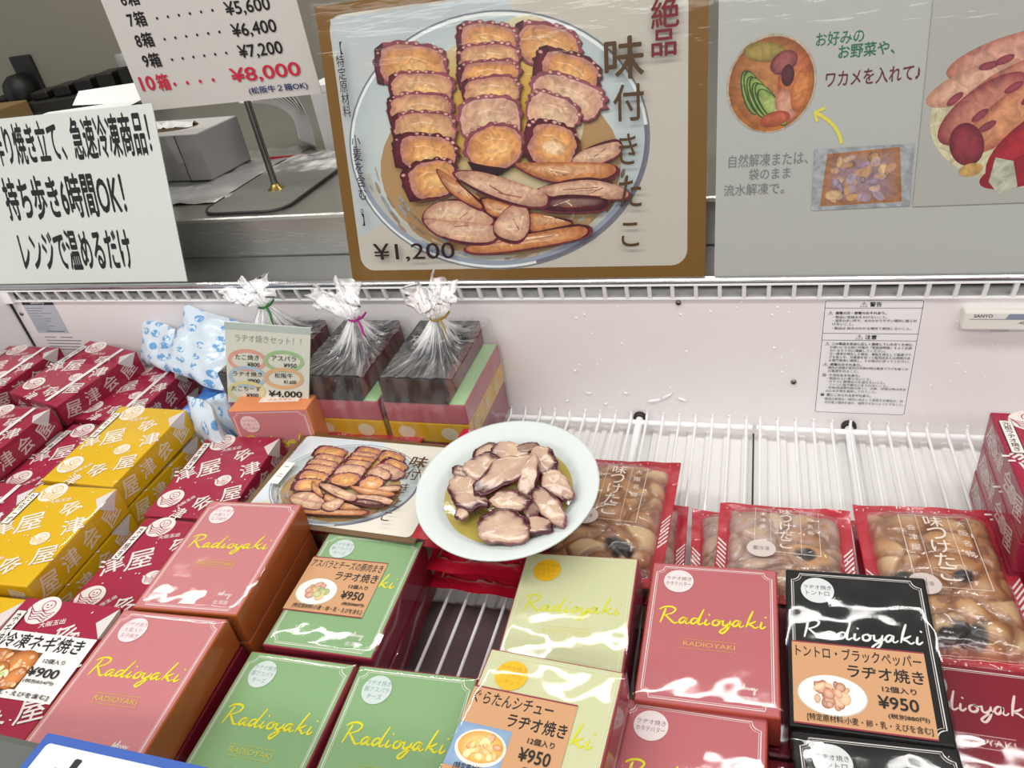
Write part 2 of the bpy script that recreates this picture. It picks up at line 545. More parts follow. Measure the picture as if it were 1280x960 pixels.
fpart('duct_ledge', m, M_WHITE)
m = MB(); m.add([(FX0, .0165, .166), (FX1, .0165, .166), (FX1, .0165, .1856), (FX0, .0165, .1856)], [(0, 1, 2, 3)])
fpart('air_duct', m, mat('duct_grey', '4e5254', 0.5))
# vertical joint in the left corner
m = MB(); m.box((FX0, -.002, -.02), (FX0 + .003, .001, .163)); fpart('corner_seam', m, M_DARK)


def wallmap(u, v, h):
    return (u - fzo.x, -h - fzo.y, v - fzo.z)


K = C('3a3a44'); KD = C('2a2830'); WH = C('f0eef0'); LG = C('b9bcc6')
c = Cv(wallmap)
c.rrect(.0775, .011, .1755, .1612, .003, WH)
c.line(rr_pts(.0795, .0125, .1738, .1598, .002), .0006, KD, closed=True)
c.line([(.0795, .1508), (.1738, .1508)], .0006, KD); c.line([(.0795, .1195), (.1738, .1195)], .0006, KD); c.line([(.0795, .1108), (.1738, .1108)], .0006, KD)


def warn(c, x, y, k):
    c.line([(x - k * .55, y - k * .45), (x + k * .55, y - k * .45), (x, y + k * .5)], k * .12, KD, closed=True)
    c.text('!', x, y - k * .05, k * .6, KD, .03)


warn(c, .1175, .1553, .0062); c.text('警告', .1290, .1553, .0056, KD, .03)
warn(c, .1170, .1152, .0062); c.text('注意', .1285, .1152, .0056, KD, .03)
rows = [(.145, '  漏電火災・感電のおそれあり。', 1), (.1400, '・製品に直接水をかけないこと。', 0), (.1357, '・湿気の多い所や、水のかかりやすい場所に据え付', 0), (.1314, ' けないこと。', 0), (.1262, '・製品は 雨水のかかる場所で使用しないこと。', 0),
        (.1065, '  この製品を安全に正しく使用していただくために、', 1), (.1022, 'お使いになる前に付属の「取扱説明書」をよくお読', 0), (.0979, 'みになり十分に理解してください。', 0), (.0936, '万一異常が発生した場合、運転を停止して電源プラ', 0), (.0893, 'グを抜くか、元電源を切って販売店または資格のあ', 0), (.0850, 'る専門業者に連絡し、その指示に従ってください。', 0),
        (.0795, '  感電のおそれあり。', 1), (.0752, '庫内の清掃や蛍光灯交換の時は電源プラグを抜くか', 0), (.0709, '元電源を切ること。', 0), (.0652, '  ケガのおそれあり。', 2), (.0609, '・製品の上に乗らないこと。', 0), (.0566, '・ガラスに無理な力を加えないこと。', 0), (.0523, '・ファンに指や棒などを入れないこと。', 0), (.0480, '・清掃(商品陳列部は除く)、点検、修理の時は安全', 0), (.0437, ' のため手袋を着用して行うこと。', 0),
        (.0380, '  閉じこめられるおそれあり。', 3), (.0325, '製品の使用を一時的に中止して保管する場合は、幼', 0), (.0275, '児が遊ぶ場所を避け、扉閉できないようにすること。', 0)]
for y, t, ic in rows:
    nn = len(t.strip()); x0 = .0905 if ic else .0885
    c.fit(t.strip(), x0, y - .0017, min(.1715, x0 + nn * .00355), y + .0017, K, .012 if not ic else .03)
    if ic == 1: warn(c, .0855, y, .0042)
    if ic == 2:
        c.ring(.0855, y, .0018, .0018, .0005, KD, n=20); c.line([(.0842, y + .0013), (.0868, y - .0013)], .0005, KD)
    if ic == 3:
        c.ell(.0855, y, .0019, .0019, KD, n=20); c.text('!', .0855, y, .0026, WH)
plabel(c.build('warning_label', M_PRINT, fz), 'white warning label with black writing on the back panel')
c = Cv(wallmap)
c.rect(-1.0645, .1072, -1.0015, .1632, LG); c.rect(-1.0645, .1565, -1.0015, .1632, C('2c2f3c')); c.fit('SANYO', -1.047, .158, -1.020, .1618, WH, .03)
for i in range(9):
    y = .151 - i * .0045
    c.line([(-1.062, y), (-1.062 + rnd.uniform(.025, .055), y)], .0009, C('6b6e7c'))
c.rect(-1.062, .112, -1.035, .135, C('a9adb9')); c.line([(-1.045, .1105), (-1.008, .1105)], .0012, C('44485a'))
for i, (y, a, b) in enumerate(((.100, -1.056, -1.033), (.100, -1.024, -.999), (.094, -1.056, -.985), (.0885, -1.056, -.990), (.083, -1.056, -.982), (.078, -1.056, -1.0))):
    c.line([(a, y), (b, y)], .0012, C('777a88'))
plabel(c.build('rating_plate', M_PRINT, fz), 'grey rating plate with dark heading at the panel end')
for sx, sz in ((-1.0769, .1414), (-.0754, .1575), (.0534, .0535)):
    m = MB(); m.lathe([(0.0001, .0022), (.0018, .0021), (.0030, .0012), (.0034, 0)], 18, M=Matrix.Translation((sx, 0, sz)) @ Matrix.Rotation(R_(90), 4, 'X'))
    m.box((-.002, -.0004, .0016), (.002, .0004, .0024), m=1, M=Matrix.Translation((sx, 0, sz)) @ Matrix.Rotation(R_(90), 4, 'X') @ Matrix.Rotation(R_(35), 4, 'Z'))
    m.box((-.0004, -.002, .0016), (.0004, .002, .0024), m=1, M=Matrix.Translation((sx, 0, sz)) @ Matrix.Rotation(R_(90), 4, 'X') @ Matrix.Rotation(R_(35), 4, 'Z'))
    fpart('screw', m, [mat('screw_steel', '8d8a85', .3, 1.0), M_DARK])
m = MB(); m.box((.2096, -.014, .132), (.335, 0, .1545), bev=.0025)
th = fpart('thermometer', m, mat('ivory_plastic', 'e6e4dc', .4))
c = Cv(lambda u, v, h: (u - fzo.x, -.014 - h - fzo.y, v - fzo.z), h=.0001)
c.text('SANYO', .2265, .1492, .0035, K, .03); c.line([(.215, .1455), (.33, .1455)], .0006, C('6b7080'))
c.poly([(.249, .1515), (.33, .1515), (.33, .1455), (.246, .1455)], C('8b93a6')); c.text('-40 -30 -20', .268, .1415, .0032, K, anchor='c'); c.line([(.236, .1325), (.252, .1325)], .001, C('8d8b86'))
c.build('thermometer_scale', M_PRINT, th)
m = MB()   # flakes of frost on the back panel
for (x, z, l, a) in ((-.108, .0195, .024, 12), (-.092, .027, .020, 34), (-.074, .023, .016, -24), (-.190, .028, .008, 10), (-.143, .030, .007, -10), (-.205, .062, .004, 0), (.03, .10, .003, 0), (-.17, .012, .007, 20), (-.22, .015, .006, 0)):
    pts = [(-l / 2, 0), (-l * .2, l * .08 + .0008), (l * .25, l * .05 + .0008), (l / 2, .0006), (l * .2, -.0012), (-l * .25, -.0014)]
    ca, sa = math.cos(R_(a)), math.sin(R_(a))
    P = [(x + p[0] * ca - p[1] * sa, z + p[0] * sa + p[1] * ca) for p in pts]
    nP = len(P)
    m.add([(p[0], -.0002, p[1]) for p in P] + [(x + (p[0] - x) * .6, -.0022, z + (p[1] - z) * .6) for p in P], [(i, (i + 1) % nP, nP + (i + 1) % nP, nP + i) for i in range(nP)] + [tuple(range(nP, 2 * nP))], smooth=True)
for i in range(110):
    x = rnd.uniform(-.26, .26); z = rnd.uniform(.005, .16); r = rnd.uniform(.0006, .0016)
    if .07 < x < .18: continue
    m.lathe([(.00005, r * .6), (r * .6, r * .45), (r, 0)], 8, M=Matrix.Translation((x, 0, z)) @ Matrix.Rotation(R_(90), 4, 'X') @ Matrix.Diagonal((1, 1.4, 1, 1)))
fpart('frost_flake', m, mat('frost', 'f4f1f2', .25))['kind'] = 'stuff'

# wire shelves (two side by side) ------------------------------------------------
for x0, x1, gx, lab in ((FX0 + .012, .0095, -.127, 'long white wire shelf under the boxes, from its floor seam to the rating plate end'), (.0145, FX1 - .01, .1177, 'white wire shelf under the warning label, between floor seam and thermometer')):
    t = thing('wire_shelf', lab, 'wire shelf', ((x0 + x1) / 2, -.3, -.024), None, 'wire shelves in the freezer')
    ox = (x0 + x1) / 2
    m = MB()
    x = x0 + .004
    while x < x1:
        m.tube([(x - ox, FY + .01 + .3, .0225), (x - ox, -.020 + .3, .0225), (x - ox, -.013 + .3, .0235), (x - ox, -.009 + .3, .027), (x - ox, -.008 + .3, .031)], .00175, n=8)
        x += .0199
    m.build('shelf_wire', M_WIRE, t)
    m = MB(); m.tube([(x0 - ox, -.0135 + .3, .0185), (x1 - ox, -.0135 + .3, .0185)], .0036, n=12); m.build('rear_bar', M_WIRE, t)
    m = MB(); m.tube([(x0 - ox, FY + .014 + .3, .0185), (x1 - ox, FY + .014 + .3, .0185)], .0036, n=12); m.build('front_bar', M_WIRE, t)
    m = MB(); m.tube([(gx - ox, -.002 + .3, .0175), (gx - ox, -.06 + .3, .0165), (gx - ox, -.061 + .3, .0165), (gx - ox, FY + .03 + .3, .0135)], [.0048, .0048, .0042, .0042], n=14); sp = m.build('support_rod', M_WIRE, t)
    m = MB(); m.lathe([(.0048, .006), (.0075, .006), (.0085, .003), (.0085, 0)], 20, M=Matrix.Translation((gx - ox, .3, .0175)) @ Matrix.Rotation(R_(90), 4, 'X')); m.build('rubber_grommet', M_DARK, sp)

# ------------------------------------------------------------------ counter and kitchen behind
cty = .251
t = thing('steel_counter', 'stainless steel counter with scratched front behind the freezer rail', 'counter', (-.9, .5, -.78))
m = MB(); m.box((-1.5, -.42, 0), (1.6, .55, cty + .78 - .012), bev=.004); m.build('cabinet_front', M_STEEL, t)
m = MB(); m.box((-1.5, -.4215, cty + .78 - .10), (1.6, .56, cty + .78), bev=.005); m.build('worktop', M_STEELTOP, t)
m = MB()
for i in range(46):
    x = rnd.uniform(.14, .37); z = rnd.uniform(-.058, -.010); l = rnd.uniform(.008, .035); a = rnd.uniform(-.25, .1)
    m.add([(x, -.4219, z), (x + l, -.4219, z + l * a), (x + l, -.4219, z + l * a + .0003), (x, -.4219, z + .0004)], [(0, 1, 2, 3)], M=Matrix.Translation((0, 0, cty + .78)))
m.build('scratch', mat('bright_scratch', 'e8e6e0', .3, .6), t)

# pole stand and its steel base plate
t = thing('sign_pole', 'slim steel pole on a flat dark steel plate with rounded corner', 'sign pole', (-.684, .185, cty))
m = MB()
pts = rr_pts(-.075, -.094, .066, .16, .03)
npt = len(pts)
m.add([(p[0], p[1], 0) for p in pts] + [(p[0], p[1], .004) for p in pts], [(i, (i + 1) % npt, npt + (i + 1) % npt, npt + i) for i in range(npt)] + [tuple(range(npt, 2 * npt))])
m.build('base_plate', mat('grey_plate_steel', '86867f', .45, .5, bump=.1, bscale=18), t)
m = MB(); m.line = None
m.tube([(p[0], p[1], .003) for p in pts], .0022, closed=True, n=6); m.build('plate_edge', M_DARK, t)
m = MB(); m.tube([(0, 0, .004), (-.002, 0, .2), (-.004, -.005, .42)], .0052, n=16); m.tube([(-.003, 0, .26), (-.003, -.083, .26)], .003, n=10); m.build('pole', mat('pole_chrome', '8d8a84', .2, 1.0), t)
m = MB(); m.lathe([(.0055, .012), (.008, .008), (.012, .005), (.013, .004)], 20); m.build('pole_socket', mat('brass', 'a08a52', .3, 1.0), t)

# tissue box
t = thing('tissue_box', 'silver grey tissue box with an oval brown opening', 'tissue box', (-.945, .305, cty), Matrix.Rotation(R_(-4), 3, 'Z'))
m = MB(); g = C('aeaaaa'); m.box((-.112, -.053, .004), (.108, .053, .079), g, bev=.002, top=C('d6d4d1')); m.build('carton', mat('silver_card', None, .4, .1), t)
c = Cv(None, h=.0793); c.ell(-.01, .0, .075, .030, C('8a6a3c')); c.ell(.0, -.006, .062, .020, C('4d3a22')); c.build('opening', M_MATTE, t)
m = MB(); m.grid(lambda u, v: (-.06 + u * .12, .004 + .02 * (v - .5) + .004 * noise.noise((u * 7, v * 2, 1)), .079 + .006 * math.sin(v * 3.1) + .006 * noise.noise((u * 9, v * 3, 5))), 24, 6); m.build('tissue', mat('tissue_paper', 'e8e6e2', .9), t)
c = Cv(lambda u, v, h: (u, -.053 - h, v), h=.0002); c.text('WHITE', .045, .014, .008, C('a9a6a6'), .02); c.rect(.062, .004, .064, .078, C('3d3a39')); c.poly([(.042, .078), (.060, .078), (.063, .034), (.050, .034)], C('c5c2c0')); c.build('carton_print', M_PRINT, t)

# silver foil bag under the tissue box
def foil(u, v):
    x = -.25 + u * .37; y = -.13 + v * .25
    e = min(u, 1 - u, v, 1 - v) * 2
    return (x + .01 * noise.noise((u * 4, v * 4, 3)), y - .03 * (1 - u) * (1 - v) + .012 * noise.noise((u * 5, v * 5, 9)), .0015 + .010 * abs(noise.noise((u * 6, v * 6, 0))) * (1 - .2 * e) + .004 * abs(noise.noise((u * 15, v * 15, 2))))


m = MB(); m.grid(foil, 60, 40); o = m.build('foil_bag', mat('silver_foil', 'd6d5d3', .34, .7)); o.location = (-.86, .285, cty)
o.scale = (.90, 1.05, .6)
tag(o, 'crumpled silver foil bag lying flat under the tissue box', 'foil bag')

# nested paper trays standing on edge
for i in range(13):
    m = MB()
    def tray(u, v, i=i):
        k = i / 12
        x0, z0 = -.088 + .088 * k, .104
        x1, z1 = -.010 + .022 * k, .0045 + .0012 * (12 - i)
        bow = .022 * (1 - k) + .006
        s_ = math.sin(math.pi * u)
        return (x0 + (x1 - x0) * u + bow * s_, (v - .5) * .11 + .02 * u * (1 - 2 * v) * .5, z0 + (z1 - z0) * u + bow * .55 * s_)
    m.grid(tray, 18, 2, col=C('e9e7e4'))
    o = m.build('paper_tray', mat('white_card', None, .6)); o.location = (-.762, .42, cty); o.rotation_euler.z = R_(36)
    md = o.modifiers.new('thick', 'SOLIDIFY'); md.thickness = .0014
    tag(o, 'thin white paper food tray nested on edge behind the pole', 'food tray', 'paper trays behind the pole')
o = MB(); o.box((-.05, -.004, 0), (.033, .0, .02), C('b81d33')); o = o.build('red_tray', M_PRINT); o.location = (-.757, .352, cty + .0005); o.scale = (1, 1, .25)
tag(o, 'flat red card strip at the foot of the nested trays', 'card strip')
m = MB(); m.box((-.035, -.04, 0), (.055, .05, .105), C('e8e6e4'), bev=.002); m.box((-.036, -.041, .095), (.056, .051, .108), C('f0eeec'), bev=.001)
o = m.build('white_carton', mat('white_card', None, .6)); o.location = (-.668, .42, cty); tag(o, 'small upright white carton beside the nested paper trays', 'carton')
m = MB(); m.grid(lambda u, v: ((u - .5) * .15 + .02 * v, (v - .5) * .11, .0045 + .006 * abs(noise.noise((u * 5, v * 5, 4)))), 20, 14)
o = m.build('plastic_sheet', film_mat('milky_film', .2, 1.5, .6, 30, haze=.35)); o.location = (-.688, .315, cty); tag(o, 'milky clear plastic sheet lying on the steel plate', 'plastic sheet')

# open white box with raised flaps behind the handmade sign
t = thing('flap_box', 'open white cardboard box with raised flaps behind the freshly baked sign', 'box', (-.985, .17, cty))
m = MB()
a, b, h = .070, .055, .134
for p, q in (((-a, -b), (a, -b)), ((a, -b), (a, b)), ((a, b), (-a, b)), ((-a, b), (-a, -b))):
    m.add([(p[0], p[1], 0), (q[0], q[1], 0), (q[0], q[1], h), (p[0], p[1], h)], [(0, 1, 2, 3)])
m.add([(-a, -b, 0.001), (a, -b, 0.001), (a, b, 0.001), (-a, b, 0.001)], [(0, 1, 2, 3)])
m.build('box_wall', mat('white_board', 'e4e6e3', .6), t)
m = MB(); m.add([(-a - .02, -b - .012, h + .004), (a + .06, -b, h + .012), (a + .06, b * .2, h + .016), (-a + .02, b * .1, h + .012)], [(0, 1, 2, 3)])
m.build('flap', mat('white_board', 'e4e6e3', .6), t)
m = MB(); m.add([(-a + .06, b * .3, h + .016), (a + .06, b * .1, h + .012), (a + .07, b * .9, h + .034), (-a + .05, b * .9, h + .030)], [(0, 1, 2, 3)])
m.build('flap', mat('white_board', 'e4e6e3', .6), t)

# dark kitchen bits further back
t = thing('wall_valve', 'black round valve with a handle on the dim back wall', 'valve', (-2.13, 1.149, .30))
m = MB(); m.box((-.02, -.012, -.05), (.06, 0, .09), bev=.004); m.build('mounting_plate', mat('black_iron', '1d1b19', .5), t)
m = MB(); m.lathe([(.001, .075), (.035, .07), (.045, .05), (.045, .015), (.02, .01)], 28, M=Matrix.Rotation(R_(90), 4, 'X')); m.build('valve_body', mat('black_iron', '1d1b19', .5), t)
m = MB(); m.tube([(-.03, -.05, -.01), (-.10, -.06, -.025), (-.19, -.05, -.03)], [.012, .010, .014], n=12); m.build('valve_handle', mat('black_iron', '1d1b19', .5), t)
t = thing('utensil_rack', 'dark rack of kitchen tools standing far back on the counter', 'rack', (-1.71, .96, cty), Matrix.Rotation(R_(14), 3, 'Z'))
m = MB(); m.box((-.17, -.06, 0), (.17, .06, .05), bev=.004); m.build('tray', mat('black_iron', '1d1b19', .5), t)
for k in range(5):
    m = MB(); x = -.13 + .065 * k
    m.box((x - .024, -.04, .0505), (x + .024, .04, .070 + .007 * k), bev=.004); m.build('tool', mat('dark_tool', '3a3835' if k % 2 else '24221f', .35, .4), t)
m = MB(); m.lathe([(.0, .03), (.02, .03), (.024, .025), (.024, 0)], 20, M=Matrix.Translation((.13, -.02, .0985))); m.build('dial', mat('grey_dial', '8f8d88', .4), t)
m = MB(); m.box((-.25, -.06, 0), (.06, .06, .06), bev=.003); o = m.build('wooden_box', mat('tan_wood', '8a6f45', .6)); o.location = (-1.90, .80, cty + .0); tag(o, 'tan wooden box end under the black valve', 'box')

# ------------------------------------------------------------------ posters on the rail
LEAN = 15
SROT = Matrix.Rotation(R_(90 - LEAN), 3, 'X')
SY, SZ, SK = -.006, .565 - .3715 * 1.012, 1.012   # foot of the signs on the rail
INK = C('1d1a1a')


def sheet(cv, x0, y0, x1, y1, col, th=.0012):
    cv.box((x0, y0, -th), (x1, y1, 0), col)


def lamfilm(x0, y0, x1, y1, parent, h=.0022, mt=None):
    m = MB(); m.grid(lambda u, v: (x0 + u * (x1 - x0), y0 + v * (y1 - y0), h + .0006 * noise.noise((u * 3.1, v * 6.3, x0 * 9))), 28, 22)
    m.build('laminate_film', mt or M_LAMI, parent)


SL = [(-209, 250, 35.8, 17.4, -16, 0), (-273, 260, 33.7, 15.9, -10, 0), (-364, 244, 42.4, 20.0, -8, 0), (-188, 222, 35.6, 16.8, -23, 1), (-273, 242, 34.8, 14.0, -3, 2), (-354, 220, 38.0, 14.7, -6, 2), (-189, 199, 40.4, 16.1, -21, 3), (-274, 226, 35.1, 13.3, -2, 0), (-358, 197, 38.4, 16.1, -4, 2), (-272, 210, 32.4, 13.4, -2, 2), (-355, 177, 38.6, 16.3, -4, 2), (-205, 183, 29.5, 16.1, -24, 3), (-276, 182, 35.7, 20.3, 0, 3), (-356, 151, 38.9, 18.1, -8, 1), (-209, 152, 30.0, 19.6, -18, 4), (-273, 152, 33.8, 21.8, 7, 5), (-353, 122, 33.7, 18.3, 10, 1)]
ST = [('pale', [(-185, 131), (-171, 143), (-136, 150), (-135, 136), (-164, 126)]), ('tan', [(-248, 131), (-228, 133), (-145, 127), (-147, 112), (-208, 112)]), ('pale', [(-222, 106), (-168, 113), (-130, 101), (-134, 90), (-208, 96)]), ('dark', [(-218, 92), (-194, 96), (-150, 91), (-157, 79), (-215, 81)]), ('tan', [(-235, 78), (-210, 74), (-188, 66), (-233, 59)]), ('tan', [(-313, 44), (-264, 52), (-181, 64), (-178, 50), (-257, 38), (-304, 36)]), ('tan', [(-291, 98), (-254, 86), (-262, 76), (-284, 80)]), ('pale', [(-364, 83), (-346, 95), (-314, 96), (-281, 76), (-294, 66), (-357, 72)]), ('pale', [(-365, 76), (-340, 75), (-278, 66), (-283, 49), (-315, 48), (-350, 59)]), ('pale', [(-278, 69), (-257, 88), (-239, 84), (-238, 62), (-252, 48), (-275, 54)]), ('pale', [(-321, 126), (-288, 126), (-230, 106), (-215, 97), (-220, 86), (-253, 90), (-294, 106)]), ('tan', [(-342, 131), (-324, 121), (-291, 91), (-299, 88), (-329, 107)])]


def octo_art(c):
    """photograph of sliced octopus on a glass plate, in millimetres of the big poster"""
    rr = random.Random(3)
    c.poly([(-278 + 176 * math.cos(t * .1309), 152 + 137 * math.sin(t * .1309)) for t in range(48)], C('aebbbd'), C('d3d6cf'))
    c.ring(-278, 152, 172, 133, 3, C('e3e6e4')); c.ring(-278, 152, 175, 136, 1.6, C('6f7175')); c.ring(-278, 152, 168, 129, 6, C('8f98a8'), 175, 330)
    c.ring(-278, 152, 160, 122, 9, C('b3b2a8'), 190, 320); c.ring(-278, 152, 172, 133, 4, C('6d6877'), 285, 365)
    c.ell(-275, 128, 142, 96, C('a8865c'), 0, C('b98a4a')); c.ell(-285, 70, 105, 38, C('9c7a50'), -4, C('ad8652')); c.ell(-330, 170, 55, 80, C('c9b595'), 0, C('d6b060'))
    c.ell(-232, 190, 62, 90, C('d0c6a4'), 0, C('cf9f2c')); c.ell(-300, 190, 50, 70, C('cdb68c'), 0, C('c79a2a'))
    c.mi = 1
    for i in range(60):
        a = rr.uniform(3.3, 6.0); k = rr.uniform(.78, .95); x = -278 + 172 * k * math.cos(a); y = 152 + 133 * k * math.sin(a)
        c.ell(x, y, rr.uniform(4, 12), rr.uniform(1, 2.4), C(rr.choice(['8e7a66', 'b7a58c', 'a0886a', '9aa0a6'])), math.degrees(a) + 90, n=10)
    c.mi = 1
    for si, (cx, cy, rx, ry, rot, ty) in enumerate(SL):
        a = R_(rot); ca, sa = math.cos(a), math.sin(a)
        ry = ry * 1.18; cy = cy - ry * .06
        def P(x, y): return (cx + x * ca - y * sa, cy + x * sa + y * ca)
        dark = C('4a101b'); edge = C('8a4450'); tan = C('c98a58'); cen = C('e3a966')
        if ty in (2, 3): tan = C('c4936c'); cen = C('dcae80')
        if ty == 3: tan = C('c89c82'); cen = C('dfb896')
        n = 72; out = []; inn = []; mid = []
        ph = rr.uniform(0, 6)
        for k in range(n):
            t = 2 * math.pi * k / n
            e_ = 3.0 if ty != 5 else 2.0
            r = 1 / (abs(math.cos(t)) ** e_ + abs(math.sin(t)) ** e_) ** (1 / e_)
            wob = 1 + .10 * noise.noise((math.cos(t) * 2 + si * 5, math.sin(t) * 2, si)) + .05 * noise.noise((math.cos(t) * 6 + si, math.sin(t) * 6, si * 3))
            sc_ = (1 + .10 * abs(math.sin(t * 8 + ph))) if math.sin(t) > -.05 else 1.0
            out.append(P(rx * r * wob * sc_ * math.cos(t), ry * r * wob * sc_ * math.sin(t)))
            off = 2.2 if ty in (2, 3, 5) else (6 if ty == 0 else 11)
            wob2 = 1 + .12 * noise.noise((math.cos(t) * 2 + si * 7, math.sin(t) * 2, si + 9))
            mid.append(P((rx - off * .35) * r * wob * .97 * math.cos(t) + off * .3, (ry - 1.0) * r * wob * .96 * math.sin(t) - .2))
            inn.append(P((rx - off * .6) * r * wob2 * math.cos(t) * .90 + off * .5, (ry - 2.0) * r * wob2 * math.sin(t) * .88 - .8 + (2 if ty == 5 else 0)))
        c.poly([(p[0] + 1.2, p[1] - 1.6) for p in out], C('5a3428'))
        c.poly(out, dark if ty in (1, 4) else edge, C('7c2a36') if ty != 3 else C('a97078'))
        if ty in (1, 4, 0, 2):
            w2 = .42 if ty in (1, 4) else .22
            c.poly([P(-rx * 1.02, ry * .70), P(-rx * .8, ry * .95), P(-rx * (1 - w2), ry * .5), P(-rx * (1 - w2 * .9), -ry * .2), P(-rx * (1 - w2 * 1.2), -ry * .9), P(-rx * .95, -ry * .85), P(-rx * 1.04, -ry * .1)], C('380a14'), C('64182a'))
        c.poly(mid, C('b98272') if ty != 3 else C('cfa598'), C('c98f70'))
        c.poly(inn, tan, cen)
        c.ell(*P(rx * .15, -ry * .10), rx * .52, ry * .36, lerp(tan, cen, .7), rot, C('f0bf7c') if ty not in (3, 4) else C('e8cba8'), n=20)
        c.line([P(-rx * .35, ry * .30), P(0, ry * .42), P(rx * .45, ry * .26)], .8, lerp(cen, C('fff0d8'), .4))
        for k in range(10):
            t = R_(24 + k * 14 + rr.uniform(-3, 3)); r = 1 / (abs(math.cos(t)) ** 3 + abs(math.sin(t)) ** 3) ** .3333
            if rr.random() < .7:
                q_ = P(rx * r * .98 * math.cos(t), ry * r * 1.0 * math.sin(t)); z_ = rr.uniform(1.6, 3.0)
                c.ell(q_[0], q_[1], z_ * 1.15, z_ * .85, C('7a3440'), rot, n=12); c.ell(q_[0], q_[1], z_ * .9, z_ * .6, C('b48080'), rot, C('d2a898'), n=12)
        if ty == 5:
            c.poly([P(-rx, -ry * .3), P(-rx * .4, -ry * .62), P(rx * .3, -ry * .9), P(rx * .7, -ry * .78), P(rx * .1, -ry * 1.12), P(-rx * .8, -ry * .95)], C('2c0a14'))
        for k in range(3):
            q1 = P(rx * rr.uniform(-.3, .5), ry * rr.uniform(-.5, .5)); c.ell(q1[0], q1[1], rr.uniform(1.5, 4), .7, C('f2d8b0'), rot + rr.uniform(-25, 25), n=8)
    for kind, pts in ST:
        a, b = {'pale': ('b38570', 'd9b090'), 'tan': ('a8663f', 'cf9058'), 'dark': ('330a14', '5b1a24')}[kind]
        sp = smooth_pts(pts, 5, True)
        cx = sum(p[0] for p in sp) / len(sp); cy = sum(p[1] for p in sp) / len(sp)
        c.poly([(cx + (p[0] - cx) * 1.06, cy + (p[1] - cy) * 1.10 - 1) for p in sp], C('6a2432'))
        c.poly(sp, C(a), C(b))
        c.poly([(cx + (p[0] - cx) * .86, cy + (p[1] - cy) * .55 + 1.2) for p in sp], lerp(C(a), C(b), .6), lerp(C(b), C('fff0dc'), .2))
        for k in range(5):
            i0 = rr.randrange(len(sp)); q0 = sp[i0]; q1 = sp[(i0 + len(sp) // 2 + rr.randint(-4, 4)) % len(sp)]
            f0, f1 = rr.uniform(.25, .45), rr.uniform(.55, .75)
            c.line([(q0[0] + (q1[0] - q0[0]) * f0, q0[1] + (q1[1] - q0[1]) * f0), (q0[0] + (q1[0] - q0[0]) * f1, q0[1] + (q1[1] - q0[1]) * f1)], rr.uniform(.5, 1.4), C(rr.choice(['f0d8b4', '9a5a48', 'e6c294'])))
        h_ = len(sp) // 3; i0 = rr.randrange(len(sp))
        c.line([sp[(i0 + k) % len(sp)] for k in range(h_)], [.6 + 2.2 * math.sin(math.pi * k / h_) for k in range(h_)], C('4b1420'))
    c.mi = 0


def octo_text(c, zep=True):
    br = C('4c3418')
    c.fit('味', -146.3, 209.4, -107.2, 248.3, br, .02); c.fit('付', -138.4, 168.7, -107.7, 203.7, br, .015)
    c.fit('き', -133.8, 125.2, -115, 156.2, br, .01); c.fit('た', -134.8, 81.1, -111.4, 114, br, .01); c.fit('こ', -133.3, 39.2, -114.6, 64.9, br, .01)


t = thing('octopus_poster', 'brown bordered poster of sliced octopus priced 1,200 yen on the rail', 'poster', (0, SY, SZ), SROT)
t.scale = (SK, SK, SK)
c = Cv()
sheet(c, -.4735, .0035, -.0450, .3145, C('745010'))
c.rect(-.4735, .0035, -.0450, .3145, C('745010'))
c.rrect(-.4585, .0165, -.0640, .3035, .017, C('bdb8ac'))
c.poly([(-.456, .3), (-.25, .302), (-.2, .2), (-.45, .06), (-.457, .06)], C('b3bcc0'), C('bcc0bd'))
c.xf = lambda p: (p[0] / 1000, p[1] / 1000)
octo_art(c); octo_text(c)
c.fit('絶', -99.2, 252.5, -72.5, 280, C('6b1420'), .02); c.fit('品', -99.0, 227, -75.2, 250.8, C('6b1420'), .02)
c.fit('¥1,200', -435.7, 27.5, -330, 50, C('2a1216'), .012)
c.fit('【特定原材料', -451.5, 196, -441.5, 275, C('35171c'), .01, vertical=True)
c.fit('小麦を含む。】', -446, 72, -434.5, 176, C('35171c'), .01, vertical=True)
c.build('printed_sheet', [M_PRINT, M_PHOTO], t)
lamfilm(-.479, .0005, -.040, .3185, t)

t = thing('serving_poster', 'large white poster with a round bowl photo and handwritten serving ideas', 'poster', (0, SY, SZ), SROT)
t.scale = (SK, SK, SK)
c = Cv()
sheet(c, -.0355, .0005, .385, .302, C('afb1ac'))
G, MR, GY, YL = C('1f6b40'), C('64142c'), C('7b7c7a'), C('d8cf4a')
c.fit('お好みの', .0539, .222, .0953, .234, G, .015); c.fit('お野菜や、', .0742, .2095, .1222, .2215, G, .02)
c.fit('ワカメを入れて♪', .0645, .185, .1454, .199, MR, .015)
c.fit('自然解凍または、', -.023, .1155, .0524, .128, GY, .01); c.fit('袋のまま', -.0031, .1025, .0367, .1135, GY, .01); c.fit('流水解凍で。', -.0272, .0875, .0314, .099, GY, .01)
c.line(smooth_pts([(.0824, .1328), (.078, .1442), (.0695, .1544), (.0575, .1628)], 5), .0032, YL); c.line([(.0655, .1665), (.0562, .1634), (.0590, .1545)], .0028, YL)
